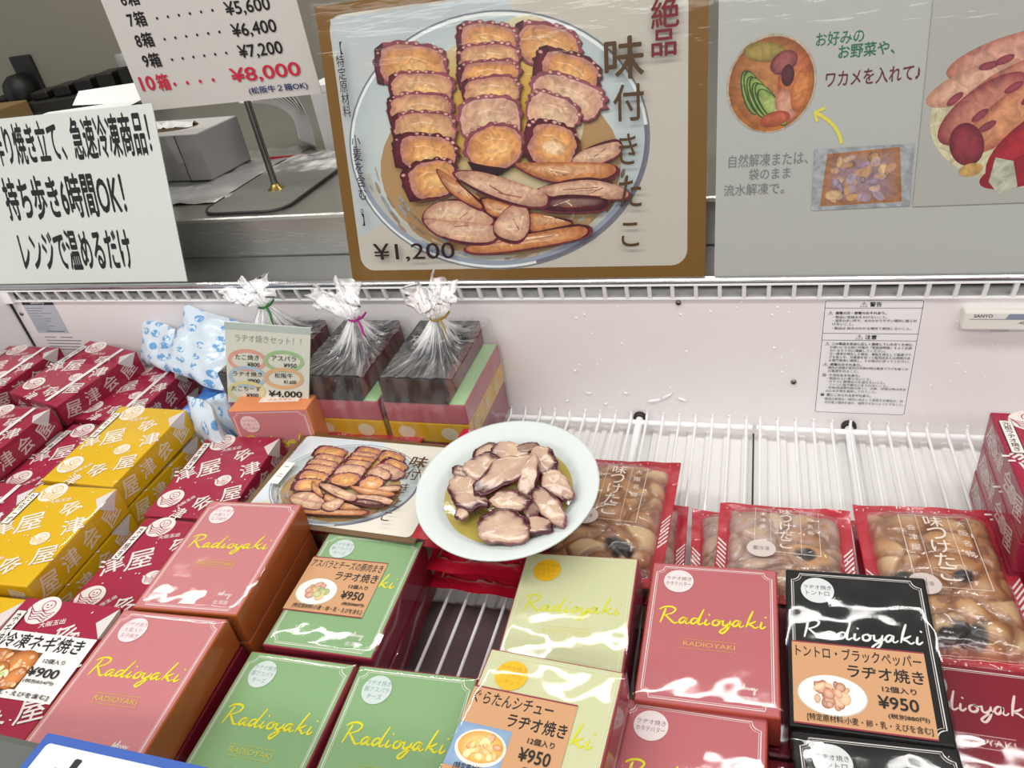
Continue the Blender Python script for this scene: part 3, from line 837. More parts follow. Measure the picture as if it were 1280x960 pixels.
# bowl of cucumber and octopus
c.mi = 1
c.ell(.0148, .1925, .0415, .0450, C('b9ab97')); c.ell(.0148, .192, .0395, .0430, C('8f4f1e'), 0, C('c0824a')); c.ring(.0148, .1905, .036, .040, .004, C('b06a26'), 200, 400)
for k in range(7):
    a = -35 + k * 9
    c.ell(-.004 + .0035 * k, .186 - .0025 * k + .002 * (k % 2), .008, .022, C('2e4a1c'), 30 + a * .4, n=22)
    c.ell(-.004 + .0035 * k + .0004, .186 - .0025 * k + .002 * (k % 2), .0070, .0208, C('7d9a45'), 30 + a * .4, C('b7c877'), n=22)
c.ell(.008, .222, .020, .009, C('7c6a2c'), -8, C('a59048'))
for x, y, rx, ry, a, c1, c2 in ((.036, .198, .014, .022, -18, 'a04a26', 'cf7a48'), (.030, .172, .010, .016, 20, 'b0674d', 'dca58a'), (.042, .185, .008, .020, -10, 'b5632c', 'd98a4e'), (.026, .211, .013, .010, 30, '6a1f28', 'a55a58'), (.030, .199, .006, .010, 0, '3c1018', '5a2228'), (.020, .160, .014, .007, 10, '9c3c24', 'c66a44')):
    c.ell(x, y, rx, ry, C(c1), a, C(c2), n=22)
# small photo of a frozen pack
c.poly([(.0579, .1291), (.1463, .1287), (.1475, .0706), (.0582, .0695)], C('a2a8ac'))
c.poly([(.0700, .1235), (.1340, .1265), (.1400, .0750), (.0660, .0735)], C('a8703c'), C('9a8590'))
rr = random.Random(12)
for k in range(34):
    x = rr.uniform(.074, .131); y = rr.uniform(.080, .120)
    c.ell(x, y, rr.uniform(.003, .008), rr.uniform(.002, .005), C(rr.choice(['b08a86', 'c8a070', '8f7c92', 'd0aa72', '6d4a48', 'b9a6b0'])), rr.uniform(0, 180), C(rr.choice(['d9b58a', 'a898aa', 'c79a6a'])), n=14)
c.ell(.078, .084, .008, .005, C('c9a070'), 5, C('e0c094'), n=14)
# big photo of sashimi at the far side
c.mi = 0; c.rect(.150, .070, .385, .285, C('a9a8a1')); c.mi = 1
c.ell(.262, .150, .105, .068, C('cfcaa4'), 0, C('c9c39c'))
for x, y, rx, ry, a, c1, c2 in ((.215, .200, .050, .016, 14, 'b06a5a', 'd8a28e'), (.190, .178, .040, .014, 20, 'b5806a', 'd9ad92'), (.235, .178, .050, .018, 18, 'a8604e', 'd59a80'), (.200, .155, .042, .020, 38, '8c2f3a', 'cf8a74'), (.225, .150, .050, .018, 40, 'a85a44', 'd8986c'), (.190, .125, .014, .020, 20, '6a1226', '93303c'), (.250, .125, .050, .024, 38, '8d0f20', 'b82634'), (.243, .100, .04, .014, 15, '8d0f20', 'a01c2c'), (.30, .19, .06, .04, 20, 'b06a5a', 'd8a28e')):
    c.ell(x, y, rx, ry, C(c1), a, C(c2), n=28)
for x, y, a in ((.200, .192, 10), (.212, .196, 20), (.176, .166, 40), (.222, .172, 30), (.198, .150, 40), (.236, .162, 40), (.205, .140, 30)):
    c.ell(x, y, .008, .0035, C('7d2434'), a, C('93404a'), n=14)
c.ell(.252, .188, .012, .006, C('4b6a34'), 60, n=16)
c.poly([(.215, .112), (.230, .108), (.236, .085), (.222, .078), (.212, .09)], C('b9bca8')); c.ell(.196, .102, .010, .006, C('c29a5a'), 10, n=16)
c.build('printed_sheet', [M_PRINT, M_PHOTO], t)
lamfilm(-.0385, -.001, .388, .305, t, h=.0035)

t = thing('handmade_food_sign', 'white sign with bold black three-line lettering about reheating, on the rail', 'sign', (0, SY, SZ), Matrix.Rotation(R_(90 - 16), 3, 'X'))
t.scale = (SK, SK, SK)
c = Cv()
sheet(c, -1.130, .006, -.7265, .233, C('dde2dc'))
c.fit('手作り焼き立て、急速冷凍商品！', -1.031, .1725, -.7395, .225, INK, .034)
c.fit('持ち歩き6時間OK！', -1.0128, .0975, -.8010, .1550, INK, .034)
c.fit('レンジで温めるだけ', -1.0091, .0255, -.8100, .0800, INK, .034)
c.build('printed_sheet', [M_PRINT, M_PHOTO], t)
lamfilm(-1.133, .001, -.718, .236, t)

t = thing('price_list_sign', 'white price list card with a red bottom line, clipped to the steel pole', 'sign', (0, .095, .40), Matrix.Rotation(R_(90), 3, 'X'))
c = Cv()
sheet(c, -.7825, 0, -.511, .30, C('cbc6c0'))
RED_ = C('c22840')
for y, n_, pr in ((.2216, '2', '1,600'), (.198, '3', '2,400'), (.174, '4', '3,200'), (.150, '5', '4,000'), (.1262, '6', '4,800'), (.1025, '7', '5,600'), (.0785, '8', '6,400'), (.0545, '9', '7,200')):
    if y > .135: continue
    dx = (.1025 - y) * -.02
    c.fit(n_, -.7535 + dx, y - .001, -.7455 + dx, y + .0125, INK, .03); c.fit('箱', -.7435 + dx, y - .0025, -.7265 + dx, y + .0145, INK, .03)
    for k in range(6): c.ell(-.7095 + k * .0165, y + .004, .0016, .0016, INK, n=12)
    c.fit('¥' + pr, -.609, y - .006, -.547, y + .0105, INK, .02)
y = .0255
c.fit('10', -.7720, y, -.7500, y + .017, RED_, .03); c.fit('箱', -.7455, y - .002, -.7265, y + .018, RED_, .03)
for k in range(4): c.ell(-.7190 + k * .0200, y + .004, .0022, .0022, RED_, n=12)
c.fit('¥8,000', -.631, y - .004, -.531, y + .0145, RED_, .02)
c.fit('(松阪牛２箱OK)', -.6120, .0065, -.5270, .0160, C('232c66'), .02)
c.build('printed_sheet', [M_PRINT, M_PHOTO], t)

# sign lying on the front rim
t = thing('rim_sign', 'blue edged white sign lying flat on the grey front rim', 'sign', (-.436, -.5885, .1495), Matrix.Rotation(R_(.3), 3, 'Z'))
c = Cv(); sheet(c, 0, -.16, .300, 0, C('3a5fae'), .001); c.rect(0, -.16, .3, 0, C('3c5fb0')); c.rrect(.006, -.154, .294, -.006, .003, C('dde2ea'))
c.fit('お持ち帰り', .024, -.050, .270, -.0105, C('2a2c34'), .02); c.build('printed_sheet', [M_PRINT, M_PHOTO], t)
lamfilm(-.003, -.163, .303, .003, t)

# ------------------------------------------------------------------ boxed food
BW, BL_, BT = .1015, .134, .034
YEL = C('e0d62a')


def film_over(parent, wdt, l, h, seed, name='clear_wrap', amp=.0005):
    e = .0012
    m = MB()
    def top(u, v):
        x = (u - .5) * (wdt + 2 * e); y = (v - .5) * (l + 2 * e)
        b = min(u, 1 - u, v, 1 - v)
        z = h + e + amp * 1.2 * noise.noise((u * 2.3 + seed * 3.7, v * 3.0 + seed, seed)) + amp * .35 * noise.noise((u * 9 + seed, v * 11, seed * 2.1))
        return (x, y, z if b > 1e-6 else h + .0004)
    m.grid(top, 26, 32)
    for ax in range(4):
        def side(u, v, ax=ax):
            dd = e + .0006 * noise.noise((u * 5 + seed, v * 2, ax * 3.1))
            z = .0006 + v * (h - .0002)
            if ax == 0: return ((u - .5) * (wdt + 2 * e), -l / 2 - dd, z)
            if ax == 1: return (wdt / 2 + dd, (u - .5) * (l + 2 * e), z)
            if ax == 2: return ((.5 - u) * (wdt + 2 * e), l / 2 + dd, z)
            return (-wdt / 2 - dd, (.5 - u) * (l + 2 * e), z)
        m.grid(side, 14, 3)
    return m.build(name, M_FILM, parent)


def lid_frame(c, col, w_=BW, l_=BL_):
    for ins, wd in ((.0042, .0007), (.0056, .00035)):
        c.line(rr_pts(-w_ / 2 + ins, -l_ / 2 + ins, w_ / 2 - ins, l_ / 2 - ins, .0062, True, 5), wd, col, closed=True)


def radio_lid(c, ink, frame, cap, sticker, stcol, stink, framed=True, high=False):
    if framed: lid_frame(c, frame)
    if high:
        script_radioyaki(c, -.047, .026, .086, ink, .03)
        c.text('RADIOYAKI', -.003, .0050, .0048, cap, .0, sx=1.25)
        c.line([(-.026, .0098), (.020, .0098)], .0004, cap); c.line([(-.026, .0002), (.020, .0002)], .0004, cap)
        squiggle_logo(c, .022, -.0480, .0075, frame)
        return
    script_radioyaki(c, -.039, .004, .082, ink, .03)
    c.text('RADIOYAKI', .0, -.0135, .0042, cap, .0, sx=1.25)
    c.line([(-.021, -.0095), (.021, -.0095)], .0003, cap); c.line([(-.021, -.0178), (.021, -.0178)], .0003, cap)
    squiggle_logo(c, .022, -.0480, .0075, frame)


def sticker_print(parent, h, col, ink, lines):
    c = Cv(None, h=h + .0005)
    c.ell(-.0275, .0475, .0122, .0120, col)
    n_ = len(lines)
    for i, t_ in enumerate(lines):
        k = min(.0205, .0042 * len(t_))
        y = .0475 + ((n_ - 1) / 2 - i) * .0056
        c.fit(t_, -.0275 - k / 2, y - .0021, -.0275 + k / 2, y + .0021, ink, .01)
    return plabel(c.build('flavour_sticker', M_PRINT, parent), 'round flavour sticker')


def food_plate(c, cx, cy, rx, ry, seed, cols, bg='efece6', spread=.55, n=26):
    rr = random.Random(seed)
    if bg: c.ell(cx, cy, rx, ry, C(bg), 0, C('f4f2ee'))
    for k in range(n):
        a = rr.uniform(0, 6.28); r = rr.random() ** .6 * spread
        col = rr.choice(cols)
        c.ell(cx + rx * r * math.cos(a), cy + ry * r * math.sin(a), rx * rr.uniform(.12, .26), ry * rr.uniform(.14, .3), C(col), rr.uniform(0, 180), lerp(C(col), C('fff0d8'), .4), n=12)


def price_label(parent, h, u0, v0, u1, v1, kind):
    """u, v as fractions of the lid from its far left corner"""
    c = Cv(None, h=h + .0008)
    X0 = -BW / 2 + u0 * BW; X1 = -BW / 2 + u1 * BW; Y1 = BL_ / 2 - v0 * BL_; Y0 = BL_ / 2 - v1 * BL_
    W_, H_ = X1 - X0, Y1 - Y0
    def q(a, b): return (X0 + a * W_, Y0 + b * H_)
    def ft(s_, a, b, a1, b1, col=INK, bold=.02): c.fit(s_, X0 + a * W_, Y0 + b * H_, X0 + a1 * W_, Y0 + b1 * H_, col, bold)
    if kind == 'negi':
        c.rect(X0, Y0, X1, Y1, C('eceae6'))
        ft('冷凍ネギ焼き', .03, .73, .92, .97, INK, .03)
        c.poly([q(.0, .13), q(.0, .70), q(.56, .70), q(.56, .13)], C('6a4020'), C('8a5a30'))
        for k, (a, b, r) in enumerate(((.14, .52, .15), (.40, .5, .17), (.22, .3, .15), (.46, .28, .12))):
            c.ell(*q(a, b), r * W_, r * W_ * .8, C('9a5220'), 20 * k, C('d08a48'), n=20)
            food_plate(c, *q(a, b), r * W_, r * W_ * .8, k, ['c27a3c', 'b0642c', 'd99a58'], None, .8, 12)
        food_plate(c, *q(.28, .30), .12 * W_, .1 * W_, 9, ['9ab04a', 'c9d08a', '7a9a3a', 'e8dcc0'], None, .8, 14)
        ft('12個入り', .63, .55, .86, .62); ft('¥900', .56, .34, .88, .48); ft('(税別834円)', .58, .24, .9, .30); ft('小麦・卵・乳・えびを含む]', .02, .03, .95, .11)
    else:
        c.rect(X0, Y0, X1, Y1, C('cb9a70')); c.rect(X0, Y1 - .0012, X1, Y1, C('8c2a3c')); c.rect(X0, Y0, X1, Y0 + .0012, C('8c2a3c'))
        t1 = {'asp': 'アスパラとチーズの豚肉まき', 'grat': 'ぐらたんシチュー', 'pep': 'トントロ・ブラックペッパー'}[kind]
        ft(t1, .03, .80, .97 if kind != 'grat' else .80, .95, INK, .02)
        ft('ラヂオ焼き', .42, .60, .97, .76, INK, .025)
        if kind == 'grat':
            c.poly([q(0, .08), q(0, .56), q(.5, .56), q(.5, .08)], C('7f9cc0'), C('9ab3cf'))
            c.ell(*q(.27, .32), .235 * W_, .2 * H_, C('e8e2d6')); c.ell(*q(.27, .33), .21 * W_, .17 * H_, C('d9a04a'), 0, C('eecb80'))
            food_plate(c, *q(.27, .33), .2 * W_, .16 * H_, 4, ['e0a040', 'f0d088', 'c8742a', 'e8b860'], None, .85, 30)
        else:
            c.ell(*q(.29, .36), .26 * W_, .24 * H_, C('c9bfae'))
            if kind == 'asp': food_plate(c, *q(.29, .365), .25 * W_, .23 * H_, 5, ['c58a5a', '9aa858', 'b06a50', 'd8b070', '6e8a3e'], 'efece6', .5, 30)
            else: food_plate(c, *q(.29, .365), .25 * W_, .23 * H_, 6, ['b0684a', 'a85a40', 'c88a60', 'd8a880', '9a5038'], 'efece6', .52, 26)
        ft('12個入り', .66, .47, .90, .54); ft('¥950', .62, .28, .90, .42); ft('(税別880円)', .68, .17, .96, .23)
        ft('[特定原材料:小麦・卵・乳・えびを含む]', .10, .04, .97, .13, INK, .01)
    return plabel(c.build('price_label', M_PRINT, parent), 'paper price label with a food photo')


def bumpfree(o):
    return o


def brand_logo(c, x, y, r, ink, paper):
    c.ell(x, y, r, r * .92, paper, 20, n=30)
    for k in range(4):
        yy = y - r * .15 - k * r * .17
        c.line(smooth_pts([(x - r * .95 + k * .12 * r, yy + r * .35), (x - r * .45, yy), (x, yy + r * .10), (x + r * .4, yy - r * .05), (x + r * .85 - k * .1 * r, yy + r * .12)], 4), r * .06, ink)
    c.ring(x + r * .15, y + r * .32, r * .38, r * .34, r * .06, ink, n=24); c.ell(x + r * .02, y + r * .36, r * .06, r * .06, ink, n=10); c.ell(x + r * .28, y + r * .36, r * .06, r * .06, ink, n=10)
    c.line([(x + r * .02, y + r * .2), (x + r * .28, y + r * .2)], r * .05, ink)


def takoyaki_lid(c, base, ink, strip, tape, h):
    W_ = BW; L_ = BL_
    def q(u, v): return ((u - .5) * W_, (.5 - v) * L_)
    wh = lerp(C('efe9e4'), base, .12)
    brand_logo(c, *q(.27, .085), .0155, base, wh)
    c.text('大阪玉出', *q(.46, .17), .0055, wh, .02, 18)
    c.text('会', *q(.66, .24), .021, wh, .015, 62); c.text('屋', *q(.36, .42), .026, wh, .008, 26); c.text('津', *q(.10, .50), .024, wh, .013, 40)
    c.text('津', *q(.89, .42), .023, wh, .013, 30); brand_logo(c, *q(.66, .57), .0095, base, wh)
    brand_logo(c, *q(.18, .80), .0150, base, wh); c.text('大阪玉出', *q(.40, .83), .0050, wh, .02, 55)
    c.text('会', *q(.60, .83), .021, wh, .015, 58); c.text('屋', *q(.88, .72), .022, wh, .008, 22); c.text('津', *q(.42, .96), .016, wh, .013, -10)
    for k in range(26):
        rr = random.Random(k * 5 + 1); u, v = rr.uniform(.04, .96), rr.uniform(.04, .96)
        c.ell(*q(u, v), .0007, .0012, wh, rr.uniform(0, 180), n=6)
    x, y = q(.085, .28)
    c.rect(x - .0052, y - .0235, x + .0052, y + .0235, INK); c.rect(x - .0047, y - .023, x + .0047, y + .023, wh)
    n_ = len(strip)
    c.fit(strip, x - .0032, y - .021, x + .0032, y + .021, INK, .02, vertical=True)
    if tape:
        c.poly([q(.72, .02), q(.78, .02), q(.78, .97), q(.72, .97)], C('e6d9da'))


def takoyaki_side(c, base):
    wh = lerp(C('efe9e4'), base, .35)
    for k, (ch, u) in enumerate((('屋', -.048), ('津', -.018), ('会', .012), ('屋', .044))):
        c.text(ch, u, BT / 2, .021, wh, .013, -15 + 12 * k)


def rotm(yaw, pitch, roll):
    return Matrix.Rotation(R_(yaw), 3, 'Z') @ Matrix.Rotation(R_(pitch), 3, 'X') @ Matrix.Rotation(R_(roll), 3, 'Y')


def carton_body(parent, lid, side, h=BT, wdt=BW, l=BL_, name='carton'):
    m = MB(); m.box((-wdt / 2, -l / 2, 0), (wdt / 2, l / 2, h), side, bev=.0014, top=lid)
    return m.build(name, M_CARD, parent)


PINK, PINKS = C('c27a7d'), C('a8562a')
GRN, GRNS = C('83a878'), C('8a2a3c')
CRM, CRMS = C('c6c99f'), C('9c4450')
ROSE, ROSES = C('b6666b'), C('a84438')
BLK, BLKS = C('0d0e10'), C('141315')
WINE, WINES = C('7d1428'), C('78182a')
REDB, YELB = C('9d2340'), C('d9ad16')

KINDS = {
    'pink': (PINK, PINKS), 'green': (GRN, GRNS), 'cream': (CRM, CRMS), 'rose': (ROSE, ROSES), 'black': (BLK, BLKS), 'wine': (WINE, WINES), 'red': (REDB, REDB), 'yellow': (YELB, YELB)}
NAMES = {'pink': 'pink_food_box', 'green': 'green_food_box', 'cream': 'cream_food_box', 'rose': 'rose_food_box', 'black': 'black_food_box', 'wine': 'dark_red_food_box', 'red': 'red_takoyaki_box', 'yellow': 'yellow_takoyaki_box'}
_seed = [0]


def food_box(kind, label, loc, rot, group, strip=None, tape=False, detail=True, h=BT, lab=None, side_kind=None):
    lid, side = KINDS[kind]
    _seed[0] += 1
    t = thing(NAMES[kind], label, 'food box', loc, rot, group)
    carton_body(t, lid, side, h)
    if detail:
        c = Cv(None, h=h + .0001)
        wh = C('ece6e2')
        if kind in ('red', 'yellow'):
            takoyaki_lid(c, lid, INK, strip, tape, h)
            c.build('lid_print', M_CARD, t)
            # plain white care sticker folded over the edge
            c = Cv(None, h=h + .0006)
            x0, y0 = BW / 2, BL_ * .355
            c.poly([(x0 - .013, y0 + .001), (x0, y0 + .0165), (x0, y0 - .0135)], C('d9cfcd'))
            c.mapf = lambda u, v, hh: (BW / 2 + .0006, u, v)
            c.poly([(y0 - .0135, h + .0006), (y0 + .0165, h + .0006), (y0 + .002, h - .017)], C('d9cfcd'))
            plabel(c.build('care_sticker', M_PRINT, t), 'plain white sticker folded over the edge')
            c = Cv(lambda u, v, hh: (BW / 2 + hh, u, v), h=.0002); takoyaki_side(c, lid); c.build('side_print', M_CARD, t)
            c = Cv(lambda u, v, hh: (-BW / 2 - hh, -u, v), h=.0002); takoyaki_side(c, lid)
            for u_ in (-.034, .028): brand_logo(c, u_, BT * .5, .009, lid, lerp(wh, lid, .35))
            c.build('side_print', M_CARD, t)
            c = Cv(lambda u, v, hh: (u, -BL_ / 2 - hh, v), h=.0002)
            for k, (ch, u) in enumerate((('会', -.032), ('津', .0), ('屋', .032))): c.text(ch, u, BT / 2, .019, lerp(wh, lid, .35), .03, 10 - 10 * k)
            c.build('side_print', M_CARD, t)
        else:
            fr = lerp(wh, lid, .15); cap = {'pink': C('d3b84a'), 'green': C('c5c04a'), 'cream': C('cfc878'), 'rose': C('d9aa5a'), 'black': C('d8d8d4'), 'wine': C('d9b8b4')}[kind]
            ink = {'cream': C('cfd02e'), 'black': C('e6e6e2'), 'wine': C('dfc6c2')}.get(kind, YEL)
            radio_lid(c, ink, fr, cap, None, None, None, framed=(kind != 'cream'), high=(kind == 'wine'))
            if kind == 'cream': c.h += 0; c.line(rr_pts(-.0465, -.0628, .0465, .0628, .006, True, 5), .0004, lerp(wh, lid, .35), closed=True)
            c.build('lid_print', M_CARD, t)
            st = {'pink': (C('e6d8da'), C('b98a90'), ['ラヂオ焼き', '大葉入り', '玉子焼き']), 'green': (C('c6d3d0'), C('7f9c98'), ['ラヂオ焼き', '豚アスパラ', 'チーズ']), 'cream': (C('e6b41c'), C('c8941a'), ['ラヂオ焼き', 'ぐらたん', 'シチュー']), 'rose': (C('e3d6d6'), C('8b6468'), ['ラヂオ焼き', 'ホタテバター']), 'black': (C('d3d6d8'), C('3a3c40'), ['ラヂオ焼き', 'トントロ']), 'wine': (C('c9b4b6'), C('7d4a50'), ['ラヂオ焼き'])}[kind]
            sticker_print(t, h, *st)
        if lab:
            price_label(t, h, *lab)
    film_over(t, BW, BL_, h, _seed[0] * 1.37)
    return t


def stack(kinds, top, labels, group=None, under=None, uyaw=None, **kw):
    """top = (x, y, ztop, yaw, pitch, roll) of the highest lid; the boxes below lie flat under it."""
    x, y, z, yaw, pi, ro = top
    pi = max(-3.2, min(4.5, pi)); ro = max(-3.2, min(3.2, ro))
    R3 = rotm(yaw, pi, ro)
    base = Vector((x, y, z)) - R3 @ Vector((0, 0, BT))
    zb = min((base + R3 @ Vector((sx * BW / 2, sy * BL_ / 2, 0))).z for sx in (-1, 1) for sy in (-1, 1))
    food_box(kinds[0], labels[0], base, R3, group, **kw)
    n = len(kinds) - 1
    if n:
        hh = (zb - .0006) / n - .0016
        ux, uy = under or (base.x, base.y)
        for i in range(n):
            zz = zb - (i + 1) * (hh + .0016)
            dx, dy = rnd.uniform(-.0012, .0012), rnd.uniform(-.0012, .0012)
            food_box(kinds[1 + i], labels[1 + i], (ux + dx, uy + dy, zz), Matrix.Rotation(R_((uyaw if uyaw is not None else yaw) + rnd.uniform(-.6, .6)), 3, 'Z'), group,
                     detail=False if kinds[1 + i] not in ('red', 'yellow') else True, h=hh if kinds[1 + i] not in ('red', 'yellow') else hh, strip=kw.get('strip') or 'ネギ焼き')


def two(a, b): return [a + ', topmost of its stack', b]


stack(['pink', 'pink', 'wine'], (-.4555, -.3849, .1041, 4.9, .3, 1.3), ['pink food box with yellow script, in front of the octopus slice card', 'orange-sided box directly under the pink box nearest the octopus card', 'dark red carton at the bottom beneath the pink box by the octopus card'])
stack(['pink', 'wine', 'wine'], (-.4495, -.5231, .1051, 4.0, .3, 1.2), ['pink food box with yellow script, next to the blue edged rim sign', 'dark red carton directly under the pink box beside the rim sign', 'dark red carton at the bottom beneath the pink box beside the rim sign'])
stack(['green', 'wine'], (-.3361, -.3823, .0705, 2.5, -1.0, 1.6), ['green food box carrying an orange price label for asparagus cheese', 'dark red carton beneath the green box with the orange price label'], lab=(.0, .24, .755, .72, 'asp'))
stack(['green', 'wine'], (-.3403, -.5243, .0708, -.4, 3.2, -3.2), ['plain green food box beside the pink box, no price label', 'dark red carton beneath the plain green box beside the pink box'])
stack(['green', 'wine'], (-.2359, -.5202, .0707, 2.0, 3.2, -1.3), ['plain green food box beside the gratin labelled cream box', 'dark red carton beneath the green box beside the labelled cream box'])
stack(['cream', 'wine'], (-.1328, -.3823, .0707, 1.2, 2.0, -2.4), ['pale cream food box with orange round sticker, just below the octopus plate', 'dark red carton beneath the cream box below the octopus plate'])
stack(['cream', 'cream', 'wine'], (-.1287, -.5131, .1047, -3.3, .1, -1.6), ['pale cream food box carrying a gratin stew price label', 'cream carton directly under the gratin labelled cream box', 'dark red carton at the bottom beneath the gratin labelled box'], lab=(.0, .24, .75, .72, 'grat'))
stack(['rose', 'wine'], (-.0206, -.3777, .0706, .3, .3, -2.5), ['rose pink food box with yellow script, between cream and black boxes', 'dark red carton beneath the rose box that stands before the sealed packs'])
stack(['rose', 'wine'], (-.0304, -.5087, .0690, -1.6, -3.2, -3.2), ['rose pink food box with glossy lid cut off by the picture bottom', 'dark red carton beneath the rose box at the picture bottom'])
stack(['black', 'wine'], (.0869, -.3771, .0735, -.1, 4.4, -3.2), ['black food box with white script and orange pepper price label', 'dark red carton beneath the black box with the pepper label'], under=(.0610, -.3790), uyaw=0, lab=(.03, .50, .90, .985, 'pep'))
stack(['black', 'wine'], (.0925, -.5134, .0709, 4.1, -1.1, .7), ['black food box below the pepper labelled one, cut off by the picture bottom', 'dark red carton beneath the black box at the picture bottom'], under=(.0600, -.5170), uyaw=1)
food_box('wine', 'dark red food box with pale script, beside the black pepper box', (.1655, -.4185, .0008), Matrix.Rotation(R_(.5), 3, 'Z'), None)

TK, NG, CH = '元祖たこ焼き', 'ネギ焼き', 'たこちーず'
stack(['red', 'red', 'red'], (-1.0242, -.1135, .1110, -.9, 0, 0), ['red patterned takoyaki box with white band, in the freezer corner by the rating plate', 'second red box in the corner stack by the rating plate', 'bottom red box in the corner stack by the rating plate'], under=(-1.0345, -.1135), uyaw=0, strip=TK, tape=True)
stack(['red', 'red', 'red'], (-.8978, -.1014, .1055, -11.1, 2.1, 3.1), ['red patterned takoyaki box turned askew on top of other red boxes', 'second red box under the askew red box', 'bottom red box under the askew red box'], under=(-.9290, -.1014), uyaw=0, strip=TK, tape=True)
stack(['red', 'red'], (-.8210, -.0960, .0710, 0, 0, 0), ['red patterned takoyaki box half under the askew box, near the ice packs', 'bottom red carton near the ice packs'], strip=TK, tape=True)
stack(['red', 'red', 'red'], (-.9070, -.2526, .1050, 0, 0, 0), ['red patterned takoyaki box in front of the askew box at the picture edge', 'second red box below the one at the picture edge', 'bottom red box below the one at the picture edge'], strip=TK, tape=True)
stack(['red', 'red'], (-.8010, -.2420, .0710, 0, 0, 0), ['low red patterned takoyaki box wedged beside the far yellow box', 'bottom red carton beside the far yellow stack'], strip=TK)
stack(['yellow', 'yellow', 'yellow'], (-.6982, -.2457, .1053, -.5, 2.4, -.1), ['yellow patterned takoyaki box farther back, nearest the ice packs', 'second yellow box in the stack nearest the ice packs', 'bottom yellow box in the stack nearest the ice packs'], strip=CH)
stack(['yellow', 'yellow', 'yellow'], (-.6829, -.3865, .1050, 3.7, .4, 1.3), ['yellow patterned takoyaki box in the middle of the yellow row', 'second yellow box in the middle yellow stack', 'bottom yellow box in the middle yellow stack'], strip=CH)
stack(['yellow', 'yellow'], (-.6720, -.5270, .0960, 2.5, 0, 0), ['yellow patterned takoyaki box mostly cut off, behind the spring onion box', 'lower yellow box of the cut off yellow stack'], strip=CH)
stack(['red', 'red', 'red'], (-.7900, -.3900, .1040, 1.0, 0, 0), ['red patterned takoyaki box at the picture edge beside the middle yellow box', 'second red box beside the middle yellow stack', 'bottom red box beside the middle yellow stack'], strip=TK, tape=True)
stack(['red', 'red'], (-.5727, -.2488, .0712, 3.0, 2.1, -.4), ['red patterned takoyaki box with a bright sheen, beside the octopus slice card', 'bottom red carton under the shiny red box'], strip=NG)
stack(['red', 'red'], (-.5587, -.3887, .0710, .7, -.2, -.1), ['red patterned spring onion box between the yellow and the pink box', 'bottom red carton between the yellow and pink stacks'], strip=NG)
stack(['red', 'red', 'red'], (-.5551, -.5277, .1045, 3.3, 2.6, 1.2), ['red patterned box carrying a white price label for 900 yen', 'second red box under the one with the white price label', 'bottom red box under the one with the white price label'], strip=NG, lab=(.10, .25, 1.0, .68, 'negi'))

# red boxes at the far right edge
t_r = []
stack(['red', 'red', 'red'], (.2690, -.1850, .1050, 0, 0, 0), ['red patterned box standing on top at the thermometer end', 'second red box of the stack at the thermometer end', 'bottom red box of the stack at the thermometer end'], strip='元祖ラヂオ焼き')
stack(['red', 'red'], (.2850, -.3280, .0710, 0, 0, 0), ['red patterned box in front of the stack at the thermometer end', 'bottom red box in front of the stack at the thermometer end'], strip='元祖ラヂオ焼き')

# pink box standing on its short end before the gift set
SH = .107
t = thing('pink_food_box', 'pink food box standing upright with orange top edge, under the set price card', 'food box', (-.536, -.1640, .0012), Matrix.Rotation(R_(6.5), 3, 'Z') @ Matrix.Rotation(R_(88), 3, 'X'), None)
t.location = (-.538, -.1455, .0030)
m = MB(); m.box((-BW / 2, 0, 0), (BW / 2, SH, BT), C('dd8a5c'), bev=.0014, top=PINK); m.build('carton', M_CARD, t)
c = Cv(None, h=BT + .0001, xf=lambda p: (p[0], p[1] * SH / BL_ + SH / 2)); radio_lid(c, YEL, C('e8d6d0'), C('d3b84a'), None, None, None); c.build('lid_print', M_CARD, t)
c = Cv(None, h=BT + .0005, xf=lambda p: (p[0], p[1] + SH - BL_ / 2)); c.ell(-.0275, .0475, .0122, .0120, C('e6c8c8'))
for i_, s_ in enumerate(('ラヂオ焼き', '大葉入り', '玉子焼き')): c.fit(s_, -.037, .0505 - .0056 * i_, -.018, .0545 - .0056 * i_, C('b98a90'), .01)
plabel(c.build('flavour_sticker', M_PRINT, t), 'round flavour sticker')
c = Cv(lambda u, v, h: (u, SH + h, v), h=.0003); c.rect(-.018, .006, .034, .018, C('efd9cc')); c.text('ラヂオ焼き', .008, .012, .006, C('c07a5a')); c.build('end_label', M_PRINT, t)

